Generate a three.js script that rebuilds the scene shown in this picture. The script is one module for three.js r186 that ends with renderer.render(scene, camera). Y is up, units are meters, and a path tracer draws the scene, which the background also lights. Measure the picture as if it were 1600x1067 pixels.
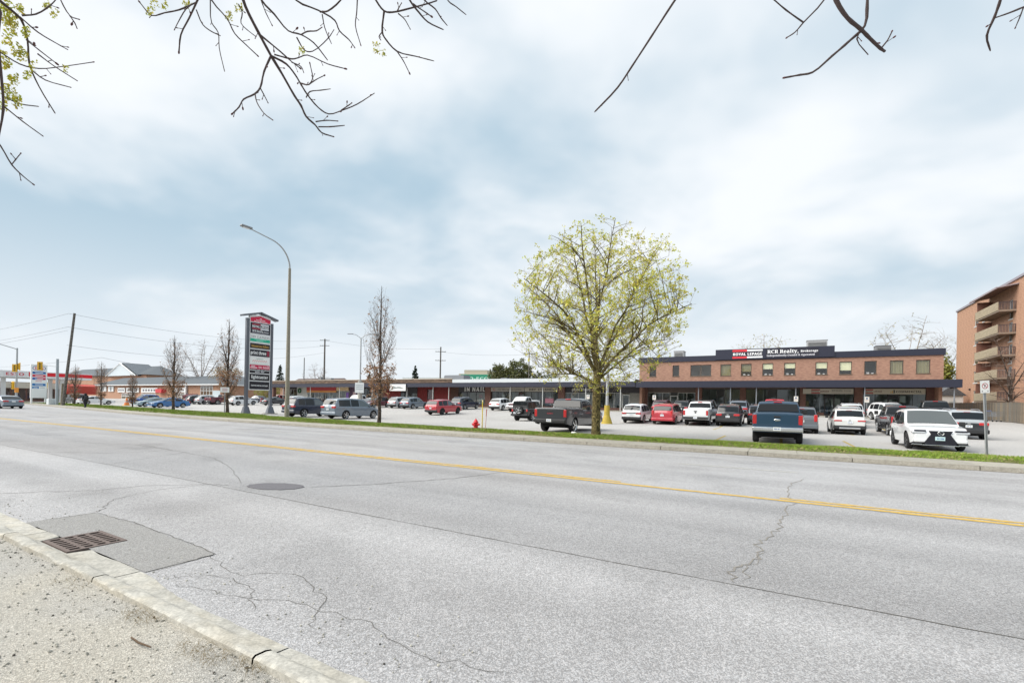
import * as THREE from 'three';
import { mergeGeometries, mergeVertices, toCreasedNormals } from 'three/addons/utils/BufferGeometryUtils.js';
import { RoundedBoxGeometry } from 'three/addons/geometries/RoundedBoxGeometry.js';
import { MarchingCubes } from 'three/addons/objects/MarchingCubes.js';

// ---------------------------------------------------------------- camera, sky, sun, exposure
// World: x runs along the street (to the right), -z across it towards the plaza, y up. D below is the distance across (= -z).
const scene = new THREE.Scene();
const FPX = 730, PW = 1600, PH = 1067, HY = 631;               // focal length and horizon of a 1600 x 1067 frame
const camera = new THREE.PerspectiveCamera(2 * Math.atan(HY / FPX) * 180 / Math.PI, PW / PH, 0.05, 6000);
camera.setViewOffset(PW, 2 * HY, 0, 0, PW, PH);                // lens shifted up, the camera itself level
camera.position.set(0, 1.65, 0);
camera.rotation.order = 'YXZ';
camera.rotation.set(0, Math.PI / 6, 0.02);
scene.add(camera);
const renderer = new THREE.WebGLRenderer({ antialias: true });
renderer.setSize(1024, 682);
renderer.toneMapping = THREE.LinearToneMapping;
renderer.toneMappingExposure = 2.35;
renderer.shadowMap.enabled = true;

let seed0 = 12345;
function rng(seed) { let a = seed >>> 0; return () => { a = (a + 0x6D2B79F5) | 0; let t = Math.imul(a ^ (a >>> 15), 1 | a); t = (t + Math.imul(t ^ (t >>> 7), 61 | t)) ^ t; return ((t ^ (t >>> 14)) >>> 0) / 4294967296; }; }
const R = rng(2024);
const rr = (a, b, f = R) => a + (b - a) * f();
const clamp = (v, a, b) => Math.min(b, Math.max(a, v));
const lerp = (a, b, t) => a + (b - a) * t;
const sstep = (a, b, x) => { const t = clamp((x - a) / (b - a), 0, 1); return t * t * (3 - 2 * t); };
// value noise
const PERM = new Float32Array(65536); { const f = rng(77); for (let i = 0; i < 65536; i++) PERM[i] = f(); }
const h2 = (x, y) => PERM[((x & 255) + ((y & 255) << 8)) & 65535];
function vn(x, y) { const xi = Math.floor(x), yi = Math.floor(y); let fx = x - xi, fy = y - yi; fx = fx * fx * (3 - 2 * fx); fy = fy * fy * (3 - 2 * fy);
  const a = h2(xi, yi), b = h2(xi + 1, yi), c = h2(xi, yi + 1), d = h2(xi + 1, yi + 1); return a + (b - a) * fx + (c - a) * fy + (a - b - c + d) * fx * fy; }
function fbm(x, y, o = 4, g = .5) { let s = 0, a = 1, n = 0; for (let i = 0; i < o; i++) { s += a * vn(x, y); n += a; a *= g; const t = x * 1.6 - y * 1.2 + 17.3; y = x * 1.2 + y * 1.6 + 5.1; x = t; } return s / n; }
function vnP(x, y, p) { const xi = Math.floor(x), yi = Math.floor(y); let fx = x - xi, fy = y - yi; fx = fx * fx * (3 - 2 * fx); fy = fy * fy * (3 - 2 * fy);
  const m = v => ((v % p) + p) % p; const a = h2(m(xi), m(yi)), b = h2(m(xi + 1), m(yi)), c = h2(m(xi), m(yi + 1)), d = h2(m(xi + 1), m(yi + 1)); return a + (b - a) * fx + (c - a) * fy + (a - b - c + d) * fx * fy; }

// broken cloud: a layer of thick blue-grey cloud bases with bright white breaks, seen in perspective; air and clouds only
function makeSky() {
  const W = 2048, H = 1024, data = new Float32Array(W * H * 4);
  const cy = Math.cos(Math.PI / 6), sy = Math.sin(Math.PI / 6);
  for (let j = 0; j < H; j++) {
    const el = ((j + .5) / H - .5) * Math.PI, ce = Math.cos(el), se = Math.sin(el);
    for (let i = 0; i < W; i++) {
      const az = ((i + .5) / W - .5) * 2 * Math.PI, x = ce * Math.cos(az), z = ce * Math.sin(az);
      const e = Math.max(se, 0);
      const rgt = cy * x - sy * z, fwd = -sy * x - cy * z;       // bearings relative to the street view
      // cloud layer at a fixed height, flattened towards the horizon
      const k = 1.1 / (e + .24), px = rgt * k, pz = fwd * k;
      const wx = fbm(px * .7 + 3.1, pz * .7 + 8.2, 3), wz = fbm(px * .7 + 21.7, pz * .7 + 2.9, 3);
      const big = fbm(px * .62 + wx * 1.1 + 11.3, pz * .95 + wz * 1.1 + 4.7, 3, .45);
      const mid = fbm(px * 1.7 + wx * 1.6 + 5.5, pz * 1.8 + wz * 1.6 + 9.5, 4, .5);
      const fine = fbm(px * 5 + wx * 3, pz * 5.2 + wz * 3, 4, .55);
      // where the thick bases and the bright breaks lie (bearing, height), as cloud banks in the layer
      const B = Math.atan2(rgt, fwd), E = el;
      const bank = (b, h, sb, sh, rot = 0) => { let u = B - b, v = E - h; const c = Math.cos(rot), s = Math.sin(rot); const a = (u * c + v * s) / sb, q = (-u * s + v * c) / sh; return Math.exp(-a * a - q * q); };
      let t = .5 + (big - .5) * 1.5 + (mid - .5) * 1.05 + (fine - .5) * .62;      // 0 thick base .. 1 bright break
      t -= .40 * bank(-.50, .34, .55, .13, .12) + .22 * bank(-.05, .53, .30, .10, -.3) + .25 * bank(.42, .60, .30, .10, .1) + .18 * bank(.75, .50, .25, .08, .2);
      t -= .30 * bank(.62, .215, .45, .035, .05) + .16 * bank(-.75, .26, .25, .05);
      t += .42 * bank(.42, .385, .30, .065, .35) + .34 * bank(.68, .32, .26, .06, .2) + .25 * bank(.15, .30, .25, .08) + .25 * bank(-.85, .50, .30, .10) + .16 * bank(-.30, .60, .2, .06);
      t = clamp(t, 0, 1); t = t * t * (3 - 2 * t) * .75 + t * .25;
      const hz = 1 - sstep(.02, .34, el);                           // pale, even air low over the horizon
      let r = lerp(.203, .408, t), g = lerp(.270, .424, t), b = lerp(.322, .440, t);
      r = lerp(r, .376, hz * .85); g = lerp(g, .398, hz * .85); b = lerp(b, .416, hz * .85);
      if (el < 0) { const q = sstep(0, -.15, el); r = lerp(r, .2, q); g = lerp(g, .2, q); b = lerp(b, .2, q); }
      const o = (j * W + i) * 4; data[o] = r; data[o + 1] = g; data[o + 2] = b; data[o + 3] = 1;
    }
  }
  const t = new THREE.DataTexture(data, W, H, THREE.RGBAFormat, THREE.FloatType);
  t.mapping = THREE.EquirectangularReflectionMapping; t.magFilter = t.minFilter = THREE.LinearFilter; t.needsUpdate = true;
  return t;
}
scene.background = makeSky();
scene.environment = scene.background;
const sun = new THREE.DirectionalLight(0xfffaf2, 2.1);
sun.position.set(-115, 110, 35); sun.target.position.set(-20, 0, -40);
sun.castShadow = true; sun.shadow.radius = 110; sun.shadow.mapSize.set(4096, 4096);
Object.assign(sun.shadow.camera, { left: -130, right: 90, top: 90, bottom: -90, near: 1, far: 400 });
scene.add(sun, sun.target);

// ---------------------------------------------------------------- helpers
const V = (x, y, z) => new THREE.Vector3(x, y, z);
const used = {};
const numbered = n => { const k = used[n] = (used[n] ?? -1) + 1; return k ? `${n}_${String(k).padStart(3, '0')}` : n; };
const C = (r, g, b) => new THREE.Color().setRGB(r, g, b);
const mats = {};
function M(key, o) { if (!mats[key]) { const { phys, ...q } = o; if (Array.isArray(q.color)) q.color = C(...q.color); mats[key] = phys ? new THREE.MeshPhysicalMaterial(q) : new THREE.MeshStandardMaterial({ roughness: .8, ...q }); mats[key].name = key; } return mats[key]; }
function mesh(name, geo, mat, parent = scene) {
  const m = new THREE.Mesh(Array.isArray(geo) ? merge(geo) : geo, mat); m.castShadow = m.receiveShadow = true;
  m.name = parent === scene ? numbered(name) : name; parent.add(m); return m;
}
function tag(o, label, category, group) { o.userData.label = label; o.userData.category = category; if (group) o.userData.group = group; return o; }
function thing(name, label, category, x = 0, y = 0, D = 0, ry = 0, group) { const g = new THREE.Group(); g.name = numbered(name); g.position.set(x, y, -D); g.rotation.y = ry; scene.add(g); return tag(g, label, category, group); }
const struct = (o) => { o.userData.kind = 'structure'; return o; };
const stuff = (o) => { o.userData.kind = 'stuff'; return o; };
function merge(a) { const l = a.flat(Infinity).map(g => { const q = g.index ? g.toNonIndexed() : g; for (const k of Object.keys(q.attributes)) if (!['position', 'normal', 'uv', 'color'].includes(k)) q.deleteAttribute(k); if (!q.attributes.uv) q.setAttribute('uv', new THREE.BufferAttribute(new Float32Array(q.attributes.position.count * 2), 2)); return q; });
  const anyC = l.some(g => g.attributes.color); if (anyC) l.forEach(g => { if (!g.attributes.color) { const c = new Float32Array(g.attributes.position.count * 3).fill(1); g.setAttribute('color', new THREE.BufferAttribute(c, 3)); } });
  return l.length === 1 ? l[0] : mergeGeometries(l); }
function uvm(g, s = 1) { // texture coordinates in metres / s, by the way each face points
  const q = g.index ? g.toNonIndexed() : g; const p = q.attributes.position, n = q.attributes.normal, uv = new Float32Array(p.count * 2);
  for (let i = 0; i < p.count; i++) { const ax = Math.abs(n.getX(i)), ay = Math.abs(n.getY(i)), az = Math.abs(n.getZ(i)); let u, v;
    if (ay > ax && ay > az) { u = p.getX(i); v = p.getZ(i); } else if (ax > az) { u = p.getZ(i); v = p.getY(i); } else { u = p.getX(i); v = p.getY(i); } uv[2 * i] = u / s; uv[2 * i + 1] = v / s; }
  q.setAttribute('uv', new THREE.BufferAttribute(uv, 2)); return q; }
const box = (w, h, d, x = 0, y = 0, z = 0, rx = 0, ry = 0, rz = 0) => { const g = new THREE.BoxGeometry(w, h, d); if (rx || ry || rz) g.applyMatrix4(new THREE.Matrix4().makeRotationFromEuler(new THREE.Euler(rx, ry, rz))); return g.translate(x, y, z); };
// box from ranges: x0..x1, y0..y1, D0..D1
const bx = (x0, x1, y0, y1, d0, d1) => box(Math.abs(x1 - x0), Math.abs(y1 - y0), Math.abs(d1 - d0), (x0 + x1) / 2, (y0 + y1) / 2, -(d0 + d1) / 2);
const rbox = (w, h, d, r, x = 0, y = 0, z = 0, s = 2) => new RoundedBoxGeometry(w, h, d, s, r).translate(x, y, z);
const cyl = (r0, r1, h, x = 0, y = 0, z = 0, n = 12) => new THREE.CylinderGeometry(r1, r0, h, n).translate(x, y + h / 2, z);   // r0 bottom, r1 top, base at y
function limb(pts, rad, n = 6, cap = true) { // tapered tube through points
  const P = pts.length, pos = [], nor = [], idx = [], uv = []; let prevN = null, len = 0;
  for (let i = 0; i < P; i++) {
    const d = pts[Math.min(i + 1, P - 1)].clone().sub(pts[Math.max(i - 1, 0)]).normalize();
    let nn = prevN ? prevN.clone().addScaledVector(d, -prevN.dot(d)) : Math.abs(d.y) < .9 ? V(0, 1, 0).cross(d) : V(1, 0, 0).cross(d);
    if (nn.lengthSq() < 1e-8) nn = Math.abs(d.y) < .9 ? V(0, 1, 0).cross(d) : V(1, 0, 0).cross(d);
    nn.normalize(); prevN = nn; const b = d.clone().cross(nn); const r = Array.isArray(rad) ? rad[i] : rad; if (i) len += pts[i].distanceTo(pts[i - 1]);
    for (let k = 0; k <= n; k++) { const a = k / n * 2 * Math.PI, c = Math.cos(a), s = Math.sin(a); const o = V(nn.x * c + b.x * s, nn.y * c + b.y * s, nn.z * c + b.z * s); pos.push(pts[i].x + o.x * r, pts[i].y + o.y * r, pts[i].z + o.z * r); nor.push(o.x, o.y, o.z); uv.push(k / n * Math.max(1, Math.round(r * 6.28)), len); }
  }
  for (let i = 0; i < P - 1; i++) for (let k = 0; k < n; k++) { const a = i * (n + 1) + k, b = a + n + 1; idx.push(a, a + 1, b, b, a + 1, b + 1); }
  if (cap) for (const [i, f] of [[0, 1], [P - 1, 0]]) for (let k = 1; k < n - 1; k++) { const a = i * (n + 1); f ? idx.push(a, a + k + 1, a + k) : idx.push(a, a + k, a + k + 1); }
  const g = new THREE.BufferGeometry(); g.setAttribute('position', new THREE.Float32BufferAttribute(pos, 3)); g.setAttribute('normal', new THREE.Float32BufferAttribute(nor, 3)); g.setAttribute('uv', new THREE.Float32BufferAttribute(uv, 2)); g.setIndex(idx); return g; }
function gridGeo(nu, nv, f, withC) { // f(i,j) -> [x,y,z,(r,g,b)]
  const pos = [], idx = [], col = []; for (let j = 0; j <= nv; j++) for (let i = 0; i <= nu; i++) { const p = f(i, j); pos.push(p[0], p[1], p[2]); if (withC) col.push(p[3], p[4], p[5]); }
  for (let j = 0; j < nv; j++) for (let i = 0; i < nu; i++) { const a = j * (nu + 1) + i, b = a + nu + 1; idx.push(a, a + 1, b, b, a + 1, b + 1); }
  const g = new THREE.BufferGeometry(); g.setAttribute('position', new THREE.Float32BufferAttribute(pos, 3)); if (withC) g.setAttribute('color', new THREE.Float32BufferAttribute(col, 3)); g.setIndex(idx); g.computeVertexNormals(); return g; }
function orient(g, fn) { // turn the faces of a sheet outwards; fn(centre, normal) > 0 means outwards
  const p = g.attributes.position, ix = g.index ? g.index.array : null, n = ix ? ix.length : p.count; let s = 0; const A = V(0, 0, 0), B = V(0, 0, 0), D = V(0, 0, 0); for (let i = 0; i < n; i += 3) { const [a, b, c] = [0, 1, 2].map(k => ix ? ix[i + k] : i + k); A.fromBufferAttribute(p, a); B.fromBufferAttribute(p, b); D.fromBufferAttribute(p, c); const nn = B.clone().sub(A).cross(D.clone().sub(A)); s += fn(A.add(B).add(D).multiplyScalar(1 / 3), nn); }
  if (s < 0) { if (ix) { for (let i = 0; i < n; i += 3) { const t = ix[i]; ix[i] = ix[i + 1]; ix[i + 1] = t; } } else for (const k of Object.keys(g.attributes)) { const at = g.attributes[k], z = at.itemSize; for (let i = 0; i < n; i += 3) for (let q = 0; q < z; q++) { const t = at.array[i * z + q]; at.array[i * z + q] = at.array[(i + 1) * z + q]; at.array[(i + 1) * z + q] = t; } } g.computeVertexNormals(); } return g; }
function extr(pts, depth, bevel = 0) { const s = new THREE.Shape(pts.map(p => new THREE.Vector2(p[0], p[1]))); return new THREE.ExtrudeGeometry(s, { depth, bevelEnabled: bevel > 0, bevelThickness: bevel, bevelSize: bevel, bevelSegments: 1, curveSegments: 6 }); }

// ---------------------------------------------------------------- surface textures (colour, grain and relief of the matter itself)
function tex(n, f, srgb, rep) { const d = new Uint8Array(n * n * 4); for (let j = 0; j < n; j++) for (let i = 0; i < n; i++) { const v = f(i, j), o = (j * n + i) * 4; if (Array.isArray(v)) { d[o] = clamp(v[0], 0, 1) * 255; d[o + 1] = clamp(v[1], 0, 1) * 255; d[o + 2] = clamp(v[2], 0, 1) * 255; } else d[o] = d[o + 1] = d[o + 2] = clamp(v, 0, 1) * 255; d[o + 3] = 255; }
  const t = new THREE.DataTexture(d, n, n); t.wrapS = t.wrapT = THREE.RepeatWrapping; t.magFilter = THREE.LinearFilter; t.minFilter = THREE.LinearMipmapLinearFilter; t.generateMipmaps = true; if (srgb) t.colorSpace = THREE.SRGBColorSpace; if (rep) t.repeat.set(rep, rep); t.needsUpdate = true; return t; }
function stones(n, count, rmin, rmax, sd) { // height field of round stones, wrapping round the tile
  const h = new Float32Array(n * n), tone = new Float32Array(n * n).fill(.5), f = rng(sd);
  for (let k = 0; k < count; k++) { const x = f() * n, y = f() * n, r = rmin + (rmax - rmin) * f() * f(), tn = f(), asp = .6 + f() * .8, an = f() * 3.14, ca = Math.cos(an), sa = Math.sin(an);
    for (let j = -Math.ceil(r * 1.4); j <= r * 1.4; j++) for (let i = -Math.ceil(r * 1.4); i <= r * 1.4; i++) { const u = (i * ca + j * sa) * asp, v = (-i * sa + j * ca) / asp, q = 1 - (u * u + v * v) / (r * r); if (q <= 0) continue; const o = ((Math.floor(y + j) + n) % n) * n + (Math.floor(x + i) + n) % n; if (q > h[o]) { h[o] = q; tone[o] = tn; } } }
  return { h, tone }; }
const AS = 1024, st = stones(AS, 42000, 2, 5.2, 5);
const noiseA = (i, j) => vnP(i / 16, j / 16, 64) * .5 + vnP(i / 5, j / 5, 204) * .5;
const asphaltMap = tex(AS, (i, j) => { const o = j * AS + i, q = Math.sqrt(st.h[o]); const v = .80 + (st.tone[o] - .5) * .20 * q + .09 * q + (noiseA(i, j) - .5) * .10 - (q < .12 ? .08 : 0); const w = (st.tone[o] * 7.3) % 1; return [v * (1.0 + .02 * w), v, v * (1.0 - .015 * w)]; }, true);
const asphaltBump = tex(AS, (i, j) => { const o = j * AS + i; return Math.sqrt(st.h[o]) * .8 + noiseA(i, j) * .2; });
const concMap = tex(512, (i, j) => { const v = .78 + (vnP(i / 32, j / 32, 16) - .5) * .10 + (vnP(i / 7, j / 7, 73) - .5) * .12 + (h2(i, j) - .5) * .10; return [v, v * .985, v * .95]; }, true);
const concBump = tex(512, (i, j) => vnP(i / 7, j / 7, 73) * .5 + h2(i, j) * .5);
const brickMap = tex(512, (i, j) => { // 16 x 5 bricks of a 1.2 x 1.2 m tile; far too small to tell apart from the street
  const row = Math.floor(j / 32), x = i + (row % 2) * 51.2, colI = Math.floor(x / 102.4) % 5, fx = (x % 102.4), fy = j % 32; const mort = fx < 5 || fy < 5; const t = h2(colI * 7 + 3, row * 5 + 1), n = (h2(i, j) - .5) * .08;
  return mort ? [.80 + n, .79 + n, .78 + n] : [.82 + (t - .5) * .12 + n, .79 + (t - .5) * .14 + n, .78 + (t - .5) * .13 + n]; }, true);
const brickBump = tex(512, (i, j) => { const row = Math.floor(j / 32), x = i + (row % 2) * 51.2; return (x % 102.4) < 5 || j % 32 < 5 ? 0 : .8 + h2(i, j) * .2; });
const barkMap = tex(512, (i, j) => { const v = .55 + (vnP(i / 9, j / 40, 56) - .5) * .7 + (vnP(i / 4, j / 14, 128) - .5) * .3; return [v, v * .97, v * .93]; }, true);
const barkBump = tex(512, (i, j) => vnP(i / 9, j / 40, 56) * .6 + vnP(i / 4, j / 14, 128) * .4);
const woodMap = tex(512, (i, j) => { const v = .68 + (vnP(i / 6, j / 90, 85) - .5) * .35 + (vnP(i / 2, j / 30, 255) - .5) * .22; return [v, v * .97, v * .92]; }, true);
const shingleMap = tex(512, (i, j) => { const row = Math.floor(j / 32), x = i + row * 37; const t = h2(Math.floor(x / 26), row), e = j % 32 < 4 ? -.14 : 0; const v = .72 + (t - .5) * .28 + e + (h2(i, j) - .5) * .15; return v; }, true);
const soilMap = tex(512, (i, j) => { const v = .62 + (vnP(i / 20, j / 20, 25) - .5) * .4 + (vnP(i / 4, j / 4, 128) - .5) * .3; return [v * .92, v, v * .62]; }, true);
// ---------------------------------------------------------------- ground, street, lot
const gh = D => D < 40 ? .1 : D < 58 ? .1 + (D - 40) * .75 / 18 : .85 + (D - 58) * .0085;   // the lot climbs towards the shops
// the far kerb swings away towards the crossing on the left
const kerbD = X => 18.45 + (X > -22 ? 0 : X > -60 ? .0016 * (X + 22) ** 2 : X > -112 ? 2.31 + .1216 * (-60 - X) : 8.63);
function sheet(x0, x1, d0, d1, nx, nd, off, mat, name, parent, tile = 1, fc) { // d0, d1 numbers or functions of X
  const f0 = typeof d0 === 'function' ? d0 : () => d0, f1 = typeof d1 === 'function' ? d1 : () => d1;
  const xs = typeof nx === 'number' ? Array.from({ length: nx + 1 }, (_, i) => lerp(x0, x1, i / nx)) : nx;
  const g = gridGeo(xs.length - 1, nd, (i, j) => { const x = xs[i], d = lerp(f0(x), f1(x), j / nd); const y = typeof off === 'function' ? off(x, d) : off; const p = [x, y, -d]; return fc ? [...p, ...fc(x, d)] : p; }, !!fc);
  const p = g.attributes.position, uv = new Float32Array(p.count * 2); for (let i = 0; i < p.count; i++) { uv[2 * i] = p.getX(i) / tile; uv[2 * i + 1] = p.getZ(i) / tile; } g.setAttribute('uv', new THREE.BufferAttribute(uv, 2));
  return name ? mesh(name, g, mat, parent) : g; }
const dense = (a, b, c, d) => { const o = []; for (let x = a; x < b; x += 8) o.push(x); for (let x = b; x < c; x += .5) o.push(x); for (let x = c; x <= d; x += 8) o.push(x); return o; };
const asphaltM = M('asphalt', { color: [.55, .55, .562], map: asphaltMap, bumpMap: asphaltBump, bumpScale: .0026, roughness: .93, vertexColors: true });
const lotM = M('lot_asphalt', { color: [.67, .658, .642], map: asphaltMap, bumpMap: asphaltBump, bumpScale: .003, roughness: .95, vertexColors: true });

// ground sheet out to the horizon
{ const ds = [-2500, -40, 1.2, 18, 24, 40, 58, 90, 160, 400, 3500], xs = [-3500, -600, -200, -60, 0, 60, 200, 600, 3500];
  const g = gridGeo(8, 10, (i, j) => [xs[i], ds[j] < 19 ? -.16 : Math.min(gh(ds[j]), 1.8) - .22, -ds[j]]);
  struct(mesh('ground', uvm(g, 3), M('far_ground', { color: [.16, .17, .10], map: soilMap, roughness: 1 }))); }

// street: lighter worn wheel tracks, darker joints between the paver's passes
const lanes = [3.4, 7.3, 12.1, 16.3]; // drips down the middle of each lane, polished wheel paths either side, dust along the kerbs
const roadTone = (x, d) => { let v = .93 + (fbm(x * .05 + 4, d * 1.9, 4) - .5) * .36 + (fbm(x * .5, d * .5, 4) - .5) * .24 + (d < 4.85 ? .06 : d < 9.8 ? -.05 : .03); for (const l of lanes) { const q = fbm(x * .35 + l * 7, d * 1.3, 3); v -= .09 * Math.exp(-(((d - l) / .38) ** 2)) * (.3 + q) ; v += .035 * (Math.exp(-(((d - l - .85) / .3) ** 2)) + Math.exp(-(((d - l + .85) / .3) ** 2))) * (.4 + q); } if (fbm(x * .9 + 31, d * .9, 3) > .70) v -= .10; if (d < 2.9) v += .06 * fbm(x * 2, d * 4, 3) * (2.9 - d) / .8; const w = (fbm(x * .2 + 9, d * .3, 2) - .5) * .03; return [v + w, v, v - w]; };
const road = struct(sheet(0, 0, 1.88, X => kerbD(X) + .02, dense(-420, -46, 14, 320), 64, 0, asphaltM, 'street', scene, 1.9, roadTone));
{ // opening in the street for the catch basin
  const ix = road.geometry.index, p = road.geometry.attributes.position, keep = []; for (let i = 0; i < ix.count; i += 3) { const v = [0, 1, 2].map(k => ix.getX(i + k)); if (!v.every(k => p.getX(k) > -8.05 && p.getX(k) < -5.4 && -p.getZ(k) < 2.68)) keep.push(...v); } road.geometry.setIndex(keep); }
// cracks: thin open lines filled with dark dirt
const crackG = [];
function crack(pts, w, jit = .06, sub = 6, sd = 1) { const f = rng(sd * 971 + 13); const P = []; for (let i = 0; i < pts.length - 1; i++) for (let k = 0; k < sub; k++) { const t = k / sub; P.push([lerp(pts[i][0], pts[i + 1][0], t) + (i + k ? (f() - .5) * jit : 0), lerp(pts[i][1], pts[i + 1][1], t) + (i + k ? (f() - .5) * jit : 0)]); } P.push(pts[pts.length - 1]);
  const L = P.length - 1; crackG.push(gridGeo(L, 1, (i, j) => { const a = P[Math.max(0, i - 1)], b = P[Math.min(L, i + 1)], l = Math.hypot(b[0] - a[0], b[1] - a[1]) || 1; const ww = w * (w < .013 ? .45 : .62) * (.45 + f() * .9) * (i === 0 || i === L ? .2 : 1) * (j ? 1 : -1) * .5; return [P[i][0] - (b[1] - a[1]) / l * ww, .004, -(P[i][1] + (b[0] - a[0]) / l * ww)]; })); }
{ const seam = []; for (let x = -60; x <= 9; x += 1.5) seam.push([x, 4.84 + Math.sin(x * .35) * .03]); crack(seam, .022, .018, 5, 3);
  crack([[-.36, 4.9], [-.42, 5.35], [-.18, 5.9], [-.22, 6.5], [-.02, 7.3], [.08, 8.3], [.21, 9.7], [.1, 11.4], [.5, 13.2]], .034, .12, 7, 4);
  crack([[-.30, 5.0], [-.24, 5.6], [-.10, 6.2]], .016, .10, 6, 5);
  crack([[-7.7, 5.72], [-7.0, 6.6], [-6.6, 7.4], [-6.1, 8.3], [-5.8, 9.6]], .04, .07, 7, 6);
  crack([[-9.0, 5.0], [-9.4, 4.84], [-10.2, 4.1], [-10.3, 3.4], [-10.8, 2.9], [-11.4, 2.12]], .022, .08, 6, 7);
  crack([[-9, 5.2], [-11.6, 6.4], [-13.4, 7.0], [-16.5, 7.3], [-19.5, 7.6]], .02, .10, 6, 8);
  crack([[-18.6, 4.7], [-16.7, 5.9], [-16.3, 7.2], [-15.6, 8.9], [-15.2, 9.7]], .028, .1, 6, 9);
  crack([[-14, 4.86], [-14.8, 6.1], [-15.6, 7.4]], .02, .1, 6, 10);
  crack([[-31, 4.9], [-27, 7.6], [-24, 9.6]], .03, .12, 7, 11);
  crack([[-24, 4.9], [-22, 6.3], [-19, 7.4], [-16, 7.2]], .024, .12, 7, 12);
  crack([[-5.2, 2.69], [-4.4, 2.5], [-3.9, 2.85], [-3.3, 2.6], [-2.9, 2.22]], .012, .08, 7, 13);
  crack([[-4.9, 2.12], [-4.5, 2.42], [-3.9, 2.38], [-3.5, 2.14]], .012, .08, 7, 14);
  crack([[-4.6, 2.1], [-4.1, 2.2], [-3.4, 2.42], [-2.6, 2.5], [-2.0, 2.35], [-1.4, 2.5]], .010, .08, 7, 15);
  crack([[-8.34, 2.79], [-9.2, 3.3], [-9.6, 4.2], [-9.4, 4.84]], .018, .08, 7, 16);
  crack([[-11, 13.5], [-9.2, 15.1], [-6.4, 16.9]], .022, .1, 7, 17);
  crack([[1.55, 4.8], [1.75, 4.3], [1.6, 3.8], [1.9, 3.3]], .02, .08, 7, 18);
  const far = []; for (let x = -30; x <= 14; x += 1.6) far.push([x, 16.4]); crack(far, .03, .03, 4, 19);
  const mid = []; for (let x = -46; x <= 12; x += 1.6) mid.push([x, 9.65]); crack(mid, .014, .02, 3, 20);
  const fl = []; for (let x = -44; x <= -2; x += 1.6) fl.push([x, 14.02]); crack(fl, .012, .02, 3, 21);
  const sandy = crackG.splice(1, 2); stuff(mesh('crack', sandy, M('crack_grit', { color: [.24, .22, .195], roughness: 1 }), road)); const m = mesh('crack', crackG, M('crack_dirt', { color: [.12, .112, .10], roughness: 1 }), road); stuff(m); }
// tar patch over a sunken spot, and its worn rim
{ const f = rng(9), N = 26; const ring = k => Array.from({ length: N }, (_, i) => { const a = i / N * 6.283; const r = 1 + (f() - .5) * .14; return [-8.25 + Math.cos(a) * .52 * r * k - Math.sin(a) * .10, 5.42 + Math.sin(a) * .30 * r * k + Math.cos(a) * .18]; });
  const g = extr(ring(1), .01).rotateX(-Math.PI / 2); mesh('tar_patch', uvm(g, .5), M('tar', { color: [.20, .195, .215], map: asphaltMap, roughness: .9 }), road);
  for (let k = 0; k < 7; k++) crack([[-8.1 + k * .09, 5.1 + k * .03], [-7.85 + k * .06, 4.96 + k * .05], [-7.6 + k * .05, 4.98 + k * .07]], .012, .05, 4, 40 + k); }
// painted lines: a pair of worn yellow lines, white lane dashes
{ const yM = M('yellow_paint', { color: [.95, .64, .14], map: concMap, roughness: .85 }), wM = M('white_line_paint', { color: [.80, .80, .79], map: concMap, roughness: .85 });
  const seg = (x0, x1, d, w, m, n, tear) => { const f = rng(Math.round(x0 * 10 + d * 100) + 5000), nx = Math.max(2, Math.round((x1 - x0) / .12)); const a = Array.from({ length: nx + 1 }, () => f()), b = Array.from({ length: nx + 1 }, () => f());
    const g = gridGeo(nx, 1, (i, j) => [lerp(x0, x1, i / nx), .005, -(d + (j ? w / 2 - a[i] * tear : -w / 2 + b[i] * tear))]); mesh(n, uvm(g, .8), m, road); };
  for (const d of [9.78, 10.0]) for (let x = -90; x < 12; x += 3) if (!(d > 9.9 && x > -6 && x < -2.9)) seg(x, x + 3, d, .165, yM, 'yellow_line', d > 9.9 ? .05 : .03);
  for (const x of [-14.4, -23.4, -32.4, -41.4, -50.4, -59.4, -2.6]) seg(x, x + 3, 14.3, .13, wM, 'lane_dash', .03);
  for (const x of [-34.8, -43.5, -52]) seg(x, x + 3.4, 11.5, .11, wM, 'lane_dash', .03); }

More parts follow.
